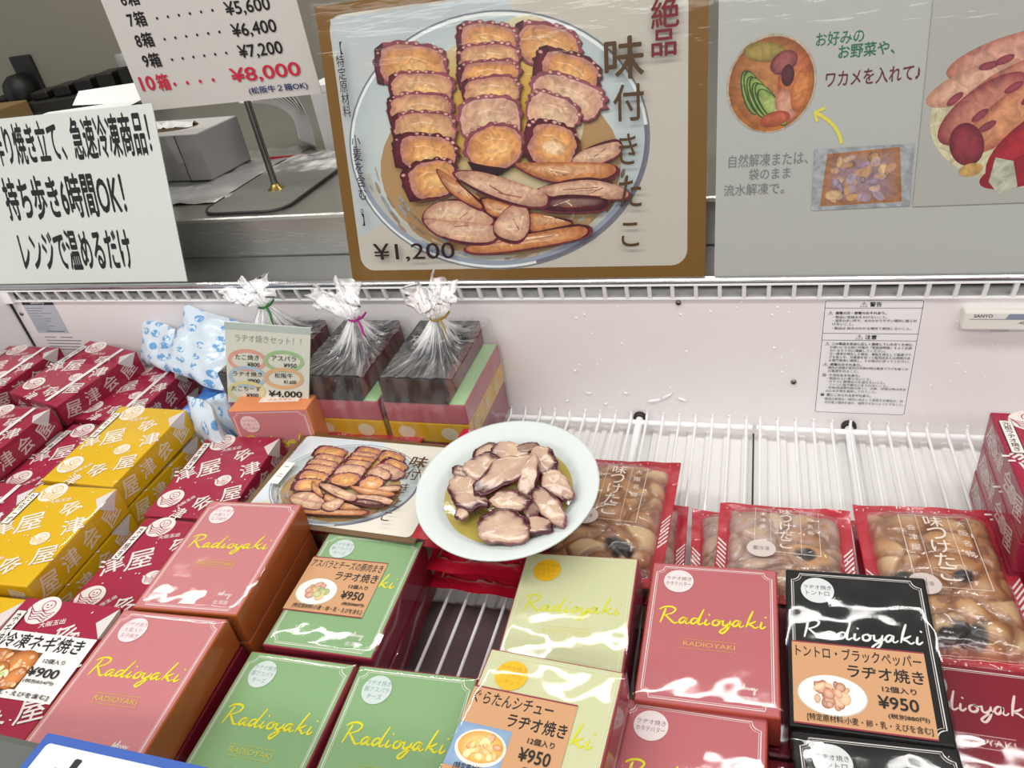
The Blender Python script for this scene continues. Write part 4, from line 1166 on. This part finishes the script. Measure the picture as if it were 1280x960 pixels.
# ------------------------------------------------------------------ wrapped gift sets
def gathered(m, bx, by, z0, knot, lean, seed, ruff=.045):
    """pleated film from the rectangle edge (half sizes bx, by at height z0) up to the knot, then the frill"""
    rr = random.Random(seed)
    N = 140; S = 12
    k = Vector(knot)
    ph = [rr.uniform(0, 6.28) for _ in range(5)]
    def per(t):
        a = 2 * math.pi * t; x, y = math.cos(a), math.sin(a)
        q = max(abs(x) / bx, abs(y) / by)
        return Vector((x / q, y / q, z0))
    def fn(u, v):
        p = per(u); a = 2 * math.pi * u
        s = v
        q = p.lerp(k, s)
        sag = -math.sin(math.pi * s) * .016
        pl = (math.sin(a * 23 + ph[0]) + .7 * math.sin(a * 41 + ph[1]) + .6 * math.sin(a * 11 + ph[2] + 2 * s)) * .0028 * math.sin(math.pi * min(1, s * .75 + .12))
        d = (p - k); d.z = 0; d.normalize()
        r_ = .004 * s
        q = q + d * (pl + r_)
        q.z += sag + pl * .8
        if s < .02: q.z = z0
        q.z = max(q.z, z0 + .0012)
        return q
    def crease(u, v):
        a = 2 * math.pi * u
        k_ = abs(noise.noise((math.cos(a) * 9 + seed, math.sin(a) * 9, v * 1.2))) ; k2 = abs(noise.noise((math.cos(a) * 22 + seed, math.sin(a) * 22, v * 2.5 + 4)))
        h_ = max(0, 1 - k_ * 6) * .45 + max(0, 1 - k2 * 5) * .30
        h_ = h_ * (.25 + .75 * v) + .004 + .25 * max(0, v - .6)
        return (min(.8, h_),) * 3 + (1,)
    def crease2(u, v):
        a = 2 * math.pi * u
        h_ = .26 + .5 * max(0, 1 - abs(noise.noise((math.cos(a) * 8 + seed, math.sin(a) * 8, v * 3))) * 4)
        return (min(.85, h_),) * 3 + (1,)
    m.grid(fn, N * 2, S, colfn=crease)
    ln = Vector(lean)
    def fr(u, v):
        a = 2 * math.pi * u
        r = .004 + (.020 * v ** .8) * (1 + .30 * math.sin(a * 9 + ph[3] + 2 * v) + .3 * math.sin(a * 17 + ph[4]) + .35 * noise.noise((math.cos(a) * 3, math.sin(a) * 3, v * 4 + seed)))
        q = k + ln * (v * ruff * (1 + .25 * math.sin(a * 5 + ph[1])))
        return q + Vector((r * math.cos(a), r * math.sin(a), .004 * noise.noise((a, v * 5, seed)) * 3 * v))
    m.grid(fr, 120, 10, colfn=crease2)
    def fr2(u, v):
        a = 2 * math.pi * u
        r = .0025 + (.013 * v) * (1 + .5 * math.sin(a * 7 + ph[0] + 3 * v) + .4 * noise.noise((math.cos(a) * 4, math.sin(a) * 4, v * 6 + seed)))
        return k + ln * (v * ruff * .85) + Vector((r * math.cos(a), r * math.sin(a), .003 * noise.noise((a * 3, v * 5, seed))))
    m.grid(fr2, 80, 8, colfn=crease2)


def gift(label, x, yaw, knot, lean, tie, seed, y=-.072):
    t = thing('wrapped_gift_set', label, 'gift set', (x, y, .0008), Matrix.Rotation(R_(yaw), 3, 'Z'), 'wrapped gift sets along the back')
    H = .034
    lv = ((0, .045), (.0455, .0735), (.074, .1015))
    for i, (nm, lid, side) in enumerate((('red_carton', REDB, C('8c2138')), ('yellow_carton', YELB, C('d7a51c')), ('green_lid_carton', C('a9d49a'), C('b4606a')))):
        m = MB(); m.box((-BW / 2, -BL_ / 2, lv[i][0]), (BW / 2, BL_ / 2, lv[i][1]), side, bev=.0012, top=lid); o = m.build(nm, M_CARD, t)
        if i == 1:
            c = Cv(lambda u, v, h: (u, -BL_ / 2 - h, v), h=.0003)
            for u in (-.03, .025): c.ell(u, .0595, .011, .009, C('e0cfae'), n=20)
            c.build('carton_print', M_CARD, o)
            c = Cv(lambda u, v, h: (BW / 2 + h, u, v), h=.0003)
            for k, ch in enumerate('屋津会'): c.text(ch, -.045 + .04 * k, .0595, .018, C('e8d49a'), .03, 12 * k)
            c.build('carton_print', M_CARD, o)
    bw = .081
    m = MB(); m.box((-bw / 2 - .008, -BL_ / 2 - .001, 3 * H), (bw / 2 - .008, BL_ / 2 - .001, 4 * H), C('2a2224'), bev=.0012, top=C('26262a'))
    o = m.build('black_carton', M_CARD, t)
    m = MB(); m.add([(bw / 2 - .0077, -BL_ / 2 + .004, 3 * H + .002), (bw / 2 - .0077, BL_ / 2 - .002, 3 * H + .002), (bw / 2 - .0077, BL_ / 2 - .002, 4 * H - .001), (bw / 2 - .0077, -BL_ / 2 + .004, 4 * H - .001)], [(0, 1, 2, 3)], C('6b2a38')); m.build('carton_side', M_CARD, o)
    c = Cv(None, h=4 * H + .0002); script_radioyaki(c, -.040, .012, .064, C('d8d8d4'), .05); c.build('carton_print', M_CARD, o)
    m = MB()
    e = .0035
    bx, by = BW / 2 + .0014, BL_ / 2 + .002
    for ax in range(4):
        def side(u, v, ax=ax):
            dd = .0025 * noise.noise((u * 6 + seed, v * 4, ax * 3.3)) + .001
            z = .0006 + v * (4 * H + .001)
            k = 1 - .0 * v
            s_ = (.0 if v < .7 else (v - .7) / .3)
            bx2 = bx - s_ * .008
            if ax == 0: return ((u - .5) * 2 * bx2, -by - dd, z)
            if ax == 1: return (bx2 + dd * .4, (u - .5) * 2 * by, z)
            if ax == 2: return ((.5 - u) * 2 * bx2, by + dd * .3, z)
            return (-bx2 - dd, (.5 - u) * 2 * by, z)
        m.grid(side, 26, 16)
    ce = m.build('cellophane_wrap', M_CELLO, t)
    m = MB(); gathered(m, bx - .008, by, 4 * H + .0016, knot, lean, seed)
    m.build('gathered_top', M_FRILL, ce)
    m = MB(); k = Vector(knot)
    m.tube([k + Vector((.0062 * math.cos(a * .524), .0062 * math.sin(a * .524), .0006 * math.sin(a))) for a in range(12)], .0016, closed=True, n=8)
    m.tube([k + Vector((.006, -.003, 0)), k + Vector((.012, -.008, -.008)), k + Vector((.013, -.012, -.022))], [.0015, .0016, .0012], n=8)
    m.tube([k + Vector((.006, -.003, 0)), k + Vector((.014, -.004, .004)), k + Vector((.020, -.002, .010))], [.0015, .0016, .0012], n=8)
    m.build('twist_tie', mat('tie_' + tie, tie, .35, .3), ce)
    return t


gift('cellophane wrapped gift set with a gold twist tie, tallest in the row', -.3505, 0, (.000, .014, .168), (.15, -.22, .9), 'b89a4a', 1)
gift('cellophane wrapped gift set with a magenta twist tie, middle of three', -.4600, .4, (.002, .012, .168), (-.30, -.12, .85), 'b8288c', 2)
gift('cellophane wrapped gift set with a green twist tie, behind the set price card', -.5690, 0, (-.012, .012, .186), (-.3, -.1, .6), '2f7d3a', 3)

# set price card tucked in the first gift set
t = thing('set_price_card', 'small white card listing set prices in coloured rings, totalling 4,000 yen', 'price card', (0, -.1490, .110), Matrix.Rotation(R_(88), 3, 'X'))
c = Cv(xf=lambda p: (p[0] * 1.0 - .0003, p[1]))
sh = [(-.610, -.010), (-.495, -.008), (-.460, .0950), (-.571, .1020)]
def cq(a, b):
    p = [sh[0][k] + (sh[1][k] - sh[0][k]) * a for k in (0, 1)]; q = [sh[3][k] + (sh[2][k] - sh[3][k]) * a for k in (0, 1)]
    return (p[0] + (q[0] - p[0]) * b, p[1] + (q[1] - p[1]) * b)
v = [(p[0], p[1], 0) for p in sh]
c.add(v + [(p[0], p[1], -.001) for p in sh], [(0, 1, 2, 3), (4, 7, 6, 5), (0, 4, 5, 1), (1, 5, 6, 2), (2, 6, 7, 3), (3, 7, 4, 0)], C('dfe6da'))
c.xf = lambda p: cq(p[0], p[1])
c.poly([(0, .92), (1, .92), (1, 1), (0, 1)], C('bccdc8'))
c.fit('ラヂオ焼きセット！！', .12, .78, .90, .87, C('9aa0a0'), .0)
for a, b, col, s1, s2 in ((.26, .555, 'e3a99c', 'たこ焼き', '¥800'), (.70, .565, 'a5cc98', 'アスパラ', '¥950'), (.26, .345, 'aecbdd', 'ラヂオ焼き', '¥900'), (.70, .345, 'e3bb8e', '松阪牛', '¥1,600'), (.24, .155, 'e0dba0', 'たこちーず', '¥900')):
    c.ring(a, b, .215, .118, .045, C(col), n=36)
    k = .036 * len(s1)
    c.fit(s1, a - k, b + .005, a + k, b + .07, INK, .01); c.fit(s2, a + .0, b - .075, a + .15, b - .022, INK, .02)
c.fit('¥4,000', .52, .085, .92, .18, INK, .03)
c.build('printed_sheet', M_MATTE, t)
m = MB(); m.add([(-.612, -.012, .0012), (-.492, -.009, .0012), (-.456, .098, .0016), (-.573, .106, .0016)], [(0, 1, 2, 3)]); m.build('clear_pocket', M_LAMI, t)

# ------------------------------------------------------------------ ice packs
def ice_mat():
    m = bpy.data.materials.new('ice_pack_film'); m.use_nodes = True; nt = m.node_tree; b = nt.nodes['Principled BSDF']; L = nt.links
    t = nt.nodes.new('ShaderNodeTexCoord'); mp = nt.nodes.new('ShaderNodeMapping'); mp.inputs['Scale'].default_value = (34, 62, 34)
    vo = nt.nodes.new('ShaderNodeTexVoronoi'); vo.inputs['Scale'].default_value = 1.0; vo.inputs['Randomness'].default_value = .35
    cr = nt.nodes.new('ShaderNodeValToRGB'); cr.color_ramp.elements[0].position = .30; cr.color_ramp.elements[1].position = .36
    cr.color_ramp.elements[0].color = C('6aa3d8'); cr.color_ramp.elements[1].color = C('d6e4f0')
    wv = nt.nodes.new('ShaderNodeTexNoise'); wv.inputs['Scale'].default_value = 180
    mix = nt.nodes.new('ShaderNodeMixRGB'); mix.blend_type = 'MIX'; mix.inputs[2].default_value = C('d6e4f0')
    th = nt.nodes.new('ShaderNodeMath'); th.operation = 'GREATER_THAN'; th.inputs[1].default_value = .55
    L.new(t.outputs['Object'], mp.inputs[0]); L.new(mp.outputs[0], vo.inputs['Vector']); L.new(vo.outputs['Distance'], cr.inputs[0])
    L.new(t.outputs['Object'], wv.inputs['Vector']); L.new(wv.outputs['Fac'], th.inputs[0]); L.new(th.outputs[0], mix.inputs[0])
    L.new(cr.outputs[0], mix.inputs[1]); L.new(mix.outputs[0], b.inputs['Base Color'])
    b.inputs['Roughness'].default_value = .28; b.inputs['Coat Weight'].default_value = .4
    n = nt.nodes.new('ShaderNodeTexNoise'); n.inputs['Scale'].default_value = 55; bp = nt.nodes.new('ShaderNodeBump'); bp.inputs['Strength'].default_value = .5; bp.inputs['Distance'].default_value = .002
    L.new(t.outputs['Object'], n.inputs['Vector']); L.new(n.outputs['Fac'], bp.inputs['Height']); L.new(bp.outputs['Normal'], b.inputs['Normal'])
    return m


M_ICE = ice_mat()
M_ICEB = mat('blue_ice_pack_film', '3f78c4', .25, coat=.4, bump=.5, bscale=55)


def ice_pack(label, loc, rot, w_, l_, th, seed, mt=None):
    m = MB()
    for sgn in (1, -1):
        def fn(u, v, sgn=sgn):
            x, y = (u - .5) * w_, (v - .5) * l_
            e = (1 - abs(2 * u - 1) ** 2.6) * (1 - abs(2 * v - 1) ** 3)
            z = sgn * th / 2 * max(0, e) ** .55 + .004 * noise.noise((x * 45 + seed, y * 45, sgn)) * (e ** .3 if e > 0 else 0)
            z += .007 * noise.noise((x * 22, y * 22, seed * 3)) + .0025 * noise.noise((x * 70, y * 70, seed * 5))
            x += .006 * noise.noise((x * 18, y * 18, seed + 40)); y += .006 * noise.noise((x * 18, y * 18, seed + 60))
            return (x * (1 + .02 * noise.noise((y * 60, seed, 0))), y, z)
        m.grid(fn, 26, 26)
    o = m.build('ice_pack', mt or M_ICE); o.location = loc; o.rotation_euler = rot
    return tag(o, label, 'ice pack', 'gel ice packs by the back panel')


ice_pack('white ice pack with blue print, highest, leaning against the back panel', (-.712, -.046, .116), (R_(46), R_(8), R_(-14)), .118, .095, .026, 1)
ice_pack('white ice pack with blue print, peeking out behind the low red box', (-.818, -.024, .102), (R_(62), R_(-4), R_(-22)), .085, .06, .018, 2)
ice_pack('narrow white ice pack standing upright beside the far yellow box', (-.6260, -.178, .0665), (R_(80), R_(76), R_(-35)), .11, .055, .022, 3)
ice_pack('narrow white ice pack standing against the set price card', (-.6290, -.135, .0500), (R_(80), R_(70), R_(-10)), .095, .05, .020, 4)
ice_pack('plain blue ice pack under the white leaning one', (-.672, -.100, .053), (R_(8), R_(6), R_(5)), .10, .09, .022, 5, M_ICEB)
ice_pack('white ice pack lying flat at the bottom behind the shiny red box', (-.6900, -.110, .019), (R_(3), R_(-3), R_(15)), .11, .10, .022, 6)

# ------------------------------------------------------------------ octopus packs
PR = C('b3132c')


def worley(x, y, seed):
    best = 9; second = 9; idb = 0
    ix, iy = math.floor(x), math.floor(y)
    for dx in (-1, 0, 1):
        for dy in (-1, 0, 1):
            r = random.Random((ix + dx) * 928371 + (iy + dy) * 1237 + seed)
            px, py = ix + dx + .5 + (r.random() - .5) * .75, iy + dy + .5 + (r.random() - .5) * .75
            d = math.hypot(x - px, y - py)
            if d < best: second = best; best = d; idb = r.random()
            elif d < second: second = d
    return best, second, idb


def pack(label, loc, rot, w_=.12, l_=.176, th=.021, seed=1, frosty=0.0, printed=True, pl=None, flip=False, darks=()):
    if flip:
        loc = (loc[0], loc[1], loc[2] + th + .0015); rot = rot @ Matrix.Rotation(math.pi, 3, 'Y')
    t = thing('octopus_pouch', label, 'food pouch', loc, rot, 'sealed octopus pouches')
    bw, bl = w_ - .020, l_ - .022
    m = MB()   # red back sheet with flat sealed margins
    def bk(u, v):
        x, y = (u - .5) * w_, (v - .5) * l_
        e = max(0, 1 - (2 * x / bw) ** 4) * max(0, 1 - (2 * y / bl) ** 4)
        edge = max(abs(2 * u - 1), abs(2 * v - 1))
        return (x, y, .0045 - .0040 * min(1, e * 3) + (.0035 * noise.noise((x * 40 + seed, y * 40, seed)) + .0035 * abs(noise.noise((x * 12, y * 12 + seed, 5)))) * max(0, (edge - .8) / .2))
    m.grid(bk, 36, 44, PR)
    back_ = m.build('red_backing', mat('red_pouch_film', None, .3, coat=.3, bump=.2, bscale=70), t)
    c = Cv(lambda u, v, h: (u, v, bk(u / w_ + .5, v / l_ + .5)[2] + h), h=.0004)
    wh = C('e9dcdc')
    for sd in (-1, 1):
        for k in range(7):
            y0 = -l_ * .10 + k * .0055 - .02
            xi, xo = sd * (bw / 2 + .001), sd * (w_ / 2 - .001)
            c.poly([(xi, y0), (xo, y0 + .010), (xo, y0 + .0125), (xi, y0 + .0025)] if sd > 0 else [(xo, y0 + .010), (xi, y0), (xi, y0 + .0025), (xo, y0 + .0125)], wh)
    rr = random.Random(seed + 50)
    for k in range(40):
        c.ell(rr.uniform(-w_ / 2, w_ / 2), rr.choice((-1, 1)) * (bl / 2 + rr.uniform(.002, .009)), .0007, .0007, wh, n=6)
    c.build('seal_print', M_PRINT, back_)
    def dome(x, y):
        a = min(1, abs(2 * x / bw)); b = min(1, abs(2 * y / bl))
        return .0045 + (th - .0045) * (max(0, 1 - a ** 5) * max(0, 1 - b ** 6)) ** .55
    # octopus pieces in sauce
    def lump(x, y):
        wx, wy = noise.noise((x * 28, y * 28, seed + 7)) * .55, noise.noise((x * 28, y * 28, seed + 17)) * .55
        f1, f2, i_ = worley(x * 31 + seed + wx, y * 44 + seed * 3 + wy, seed)
        return f1, f2, i_
    def cont(u, v):
        x, y = (u - .5) * bw, (v - .5) * bl
        f1, f2, _ = lump(x, y)
        d = min(1, (f2 - f1) * 3.2)
        return (x, y, dome(x, y) - .0020 - .0045 * (1 - d) ** 1.5 - .001 * f1)
    def ccol(u, v):
        x, y = (u - .5) * bw, (v - .5) * bl
        f1, f2, i_ = lump(x, y)
        d = min(1, max(0, (f2 - f1) * 2.6)) * .85
        broth = lerp(C('6d4430'), C('9a6a44'), .5 + .5 * noise.noise((x * 30, y * 30, seed)))
        base = C('c08d58') if i_ < .40 else (C('d3b082') if i_ < .62 else C('a8744a'))
        base = lerp(base, C('dcc29c'), max(0, .60 - f1 * 1.6))
        if noise.noise((x * 55, y * 55, seed + 4)) > .30: base = lerp(base, C('6a3a40'), .6)
        col = lerp(broth, base, d)
        for qx, qy, qr in darks:
            dd = math.hypot((x - qx) * .8, y - qy) / qr + .5 * noise.noise((x * 80, y * 80, seed + 2))
            if dd < 1.1: col = lerp(C('1c1518'), col, max(0, min(1, (dd - .8) / .3)))
        ed = max(abs(2 * x / bw), abs(2 * y / bl)); col = lerp(col, C('a8434a'), max(0, (ed - .86) / .14) * .55)
        if frosty:
            k = max(0, min(1, .45 + .9 * noise.noise((x * 22, y * 22, seed * 2)) + .5 * noise.noise((x * 160, y * 160, 1)))) * frosty
            col = lerp(col, C('b6a5a0'), k)
        return col
    m = MB(); m.grid(cont, 64, 84, colfn=ccol); m.build('seasoned_octopus', M_BROTH, t)
    m = MB()   # clear front film, pulled tight with wrinkles
    def top(u, v):
        x, y = (u - .5) * (w_ - .002), (v - .5) * (l_ - .002)
        z = dome(x, y) if abs(x) < bw / 2 and abs(y) < bl / 2 else bk(x / w_ + .5, y / l_ + .5)[2] + .0008
        a = abs(noise.noise((x * 55, y * 85, seed))); z += .0011 * (1 - min(1, a * 5)) * (1 if abs(x) < bw / 2 and abs(y) < bl / 2 else .6) + .0004 * noise.noise((x * 30, y * 30, seed))
        return (x, y, max(z, .0052))
    m.grid(top, 60, 80); fl = m.build('clear_front', M_POUCH, t)
    if printed:
        c = Cv(lambda u, v, h: (u, v, dome(u, v) + .0014 + h), h=.0001)
        wh = C('dccfc4'); k = (pl or l_) / .176
        x0, x1, y0, y1 = -.026, .030, -.022 * k, .062 * k
        c.line([(x0, y0), (x1, y0), (x1, y1), (x0, y1)], .0007, wh, closed=True)
        for xx in (-.012, .014): c.line([(xx, y0), (xx, y1)], .0004, wh)
        for i_, ch in enumerate('味つけたこ'):
            yy = y1 - .008 * k - i_ * (.0155 * k); s_ = .0145 * k
            c.fit(ch, .001 - s_ / 2, yy - s_ / 2, .001 + s_ / 2, yy + s_ / 2, wh, .006)
        for i_, ch in enumerate('大阪名物'): c.text(ch, .022, y1 - .010 * k - i_ * .012 * k, .007 * k, wh, .0)
        for i_, ch in enumerate('会津屋'): c.text(ch, -.019, y1 - .018 * k - i_ * .012 * k, .007 * k, wh, .0)
        c.ell(-.020, y0 + .002, .0125, .0115 * min(1, k + .2), C('c9bcb6')); c.text('要冷凍', -.020, y0 + .002, .0050, C('7a6a66'), .0, 0, .9)
        c.build('front_print', M_PRINT, fl)
    return t


Z3 = lambda a: Matrix.Rotation(R_(a), 3, 'Z')
PK = .0235
# beside the plate
pack('octopus pouch with clear front, half under the white plate', (-.1270, -.2190, .0245), Z3(-1.5), .122, .176, seed=3, darks=((.020, -.052, .011), (.040, -.078, .012)))
pack('octopus pouch lying beneath the one that is half under the plate', (-.1120, -.2400, .0010), Z3(2), .122, .138, seed=4, frosty=.6, printed=False)
# middle
pack('frosty octopus pouch in front of the floor seam, behind the rose box', (.0385, -.2480, .0245), Z3(-1), .120, .122, seed=6, frosty=.75, pl=.125, darks=((.018, -.012, .008), (.036, -.034, .007)))
pack('frosted octopus pouch mostly hidden beneath the one behind the rose box', (.0170, -.2380, .0010), Z3(3), .126, .132, seed=8, frosty=.9, printed=False)
# right
pack('large octopus pouch with dark tentacle piece, behind the black box', (.1660, -.2630, .0245), Z3(2), .120, .180, seed=11, darks=((.006, -.062, .013), (-.012, -.066, .008), (-.034, -.012, .008), (.012, -.004, .006)))
pack('octopus pouch beneath the large one behind the black box', (.1640, -.2600, .0010), Z3(1), .118, .176, seed=12, printed=False)
# under the plate
for i in range(4):
    pack(['topmost red backed octopus pouch directly under the plate', 'second octopus pouch from the top under the plate', 'third octopus pouch from the top under the plate', 'lowest octopus pouch of the pile under the plate'][i], (-.2385 + (-.003, .002, -.001, .001)[i], -.2390 + (-.004, .004, 0, -.003)[i], .0010 + PK * (3 - i)), Z3((2, -2, 1, -1)[i]), .104, .170, seed=20 + i, printed=False, frosty=.5, flip=True)
# under the slice card
for i in range(3):
    pack(['topmost octopus pouch under the octopus slice card', 'second octopus pouch under the octopus slice card', 'lowest octopus pouch under the octopus slice card'][i], (-.4330 + (.002, -.003, .001)[i], -.2210, .0010 + PK * (2 - i) * .985), Z3((2, -1, .5)[i]), .146, .166, seed=30 + i, printed=False, frosty=.4)

# ------------------------------------------------------------------ octopus slice card
t = thing('octopus_slice_card', 'small brown bordered octopus photo card lying on red pouches beside the plate', 'sign card', (-.3970, -.2450, .0735), Z3(-2.2))
c = Cv(h=.0003)
aw, al = .211, .147
sheet(c, -aw / 2, -al / 2, aw / 2, al / 2, C('6d5030'))
c.rrect(-aw / 2 + .0065, -al / 2 + .006, aw / 2 - .0065, al / 2 - .0055, .006, C('e2ddd0'))
kx = aw / .4285; ky = al / .311
c.xf = lambda p: ((p[0] + 259.2) / 1000 * kx, (p[1] - 159) / 1000 * ky)
c.poly([(-456, 300), (-250, 302), (-200, 200), (-450, 60), (-457, 60)], C('d6dfe6'), C('dde2e2'))
octo_art(c); octo_text(c)
c.fit('【特定原材料', -451.5, 196, -441.5, 275, C('35171c'), .01, vertical=True)
c.rect(-444, 110, -418, 185, C('e8e6df')); c.rect(-437, 168, -425, 170, INK); c.rect(-436, 142, -426, 143.6, INK); c.rect(-438, 134, -424, 135.6, INK)
c.build('printed_sheet', [M_PRINT, M_PHOTO], t)
lamfilm(-aw / 2 - .002, -al / 2 - .002, aw / 2 + .002, al / 2 + .002, t, h=.0018)

# ------------------------------------------------------------------ plate of octopus
PT = Matrix.Rotation(R_(6), 3, 'X')
PL = Vector((-.2090, -.2760, .1015))
t = thing('white_plate', 'round white paper plate heaped with sliced octopus in yellow sauce', 'plate', PL, PT)
m = MB(); m.lathe([(.0005, 0), (.052, .0), (.060, .003), (.066, .0095), (.071, .0125), (.084, .0150), (.0865, .0152), (.0868, .0138), (.080, .0118), (.071, .0085), (.064, .003), (.056, -.0014), (.0005, -.0014)], 72)
m.build('plate_dish', mat('paper_plate', 'cfd7d5', .5, bump=.05, bscale=200), t)
m = MB(); m.lathe([(.0005, .0046), (.050, .0046), (.0610, .0044), (.0622, .0040)], 60); m.build('yellow_sauce', mat('oily_sauce', 'a8964a', .10, trans=.0, coat=.6, bump=.15, bscale=60), t)


def octo_slice(label, x, y, z, rx, ry, rot, tilt, th, seed, dark=0.35):
    N, K_ = 72, 14
    rx *= 1.02; ry *= 1.06
    v = []; cs = []; f = []
    pale = C('b39182'); cream = C('cfb498'); rose_ = C('8a5052'); purple = C('4a141f')
    for j in range(K_ + 1):
        ph = math.pi * j / K_
        for k in range(N):
            a = 2 * math.pi * k / N
            s = math.sin(ph) ** .45; zc = math.cos(ph)
            rad = 1 + .26 * noise.noise((math.cos(a) * 1.5 + seed * 3.3, math.sin(a) * 1.5, seed)) + .07 * noise.noise((math.cos(a) * 6, math.sin(a) * 6, seed * 2)) * s
            px, py = rx * s * rad * math.cos(a), ry * s * rad * math.sin(a)
            pz = th / 2 * (1 if zc > 0 else -1) * abs(zc) ** .5 + .16 * rx * (1 - (px / rx) ** 2) * .5 + .0012 * noise.noise((px * 90, py * 90, seed))
            v.append((px, py, pz))
            r = math.hypot(px / rx, py / ry) / rad
            sk = math.cos(a - seed * 1.7) + .45 * noise.noise((math.cos(a) * 3, math.sin(a) * 3, seed + 5)) + (dark - .35)
            skin = max(0, min(1, (sk + .15) / .5))
            nz = noise.noise((px * 150, py * 150, seed + 8))
            col = lerp(cream, pale, max(0, min(1, .45 + .8 * noise.noise((px * 55, py * 110, seed + 3)))))
            col = lerp(col, rose_, min(1, max(0, (r - .45) * 1.1)) * (.25 + .45 * skin))
            edge_ = max(0, min(1, (r - (.91 - .24 * skin) + .14 * nz) / .09))
            col = lerp(col, lerp(rose_, purple, skin), edge_)
            if zc < .35: col = lerp(col, lerp(rose_, purple, .25 + .75 * skin), .75)
            if dark > .6: col = lerp(col, purple, .55)
            cs.append(col)
    for j in range(K_):
        for k in range(N):
            f.append((j * N + k, (j + 1) * N + k, (j + 1) * N + (k + 1) % N, j * N + (k + 1) % N))
    m = MB(); m.add(v, f, cs, 0, True, None, True)
    o = m.build('octopus_slice', M_FOOD)
    loc = Vector((x, y, z)); o.location = loc
    o.rotation_euler = (PT @ Matrix.Rotation(R_(rot), 3, 'Z') @ Matrix.Rotation(R_(tilt[0]), 3, 'X') @ Matrix.Rotation(R_(tilt[1]), 3, 'Y')).to_euler()
    return tag(o, label, 'octopus slice', 'octopus slices on the white plate')


slices = [
    ('widest pale octopus slice at the near rim of the heap', -.1965, -.3300, .1140, .0245, .0150, 0, (16, 0), .008, 1),
    ('long pale octopus slice lying across the middle on top', -.2075, -.2810, .1310, .0310, .0125, 42, (20, -4), .008, 2),
    ('octopus slice on the sign card side of the plate with dark outer skin', -.2395, -.2985, .1190, .0240, .0135, -38, (14, 6), .008, 3),
    ('rounded octopus slice just above the long middle one', -.2325, -.2690, .1260, .0185, .0140, 21, (22, 0), .008, 4),
    ('octopus slice at the far rim of the heap with pale face', -.2330, -.2450, .1230, .0180, .0110, 5, (24, 0), .008, 5),
    ('octopus slice beside the far rim piece, tucked behind the long one', -.2140, -.2460, .1260, .0190, .0120, -9, (24, 3), .008, 6),
    ('narrow octopus slice standing on end next to the long one', -.1850, -.2800, .1270, .0095, .0190, -8, (25, 12), .009, 7),
    ('small oblong octopus slice below the long middle one', -.1955, -.3080, .1240, .0185, .0095, 0, (24, 0), .008, 8),
    ('slanting octopus slice on the pouch side with dark edge', -.1605, -.3050, .1190, .0230, .0095, -46, (20, 10), .009, 9),
    ('octopus slice at the pouch side rim above the slanting one', -.1600, -.2800, .1210, .0190, .0110, -38, (22, 12), .009, 10),
    ('chunky tan octopus slice at the far pouch side of the heap', -.1790, -.2550, .1250, .0160, .0140, -12, (25, 8), .009, 11),
    ('dark purple octopus tip pointing up at the far rim', -.1975, -.2400, .1290, .0130, .0050, 28, (20, 0), .006, 12, .9),
    ('tiny pale octopus nub beside the wide slice', -.2405, -.3170, .1120, .0065, .0065, 7, (10, 0), .008, 13),
    ('flat octopus slice half under the slanting one', -.1690, -.3240, .1120, .0150, .0080, 7, (15, 0), .007, 14),
    ('dark purple octopus piece in the hollow of the heap', -.1760, -.3050, .1165, .0115, .0120, 7, (15, 0), .010, 15, 1.0),
    ('thin curled octopus tip at the sign card side rim', -.2530, -.2690, .1190, .0145, .0060, -14, (22, 0), .006, 16, .7),
]
for s_ in slices:
    octo_slice(*s_)
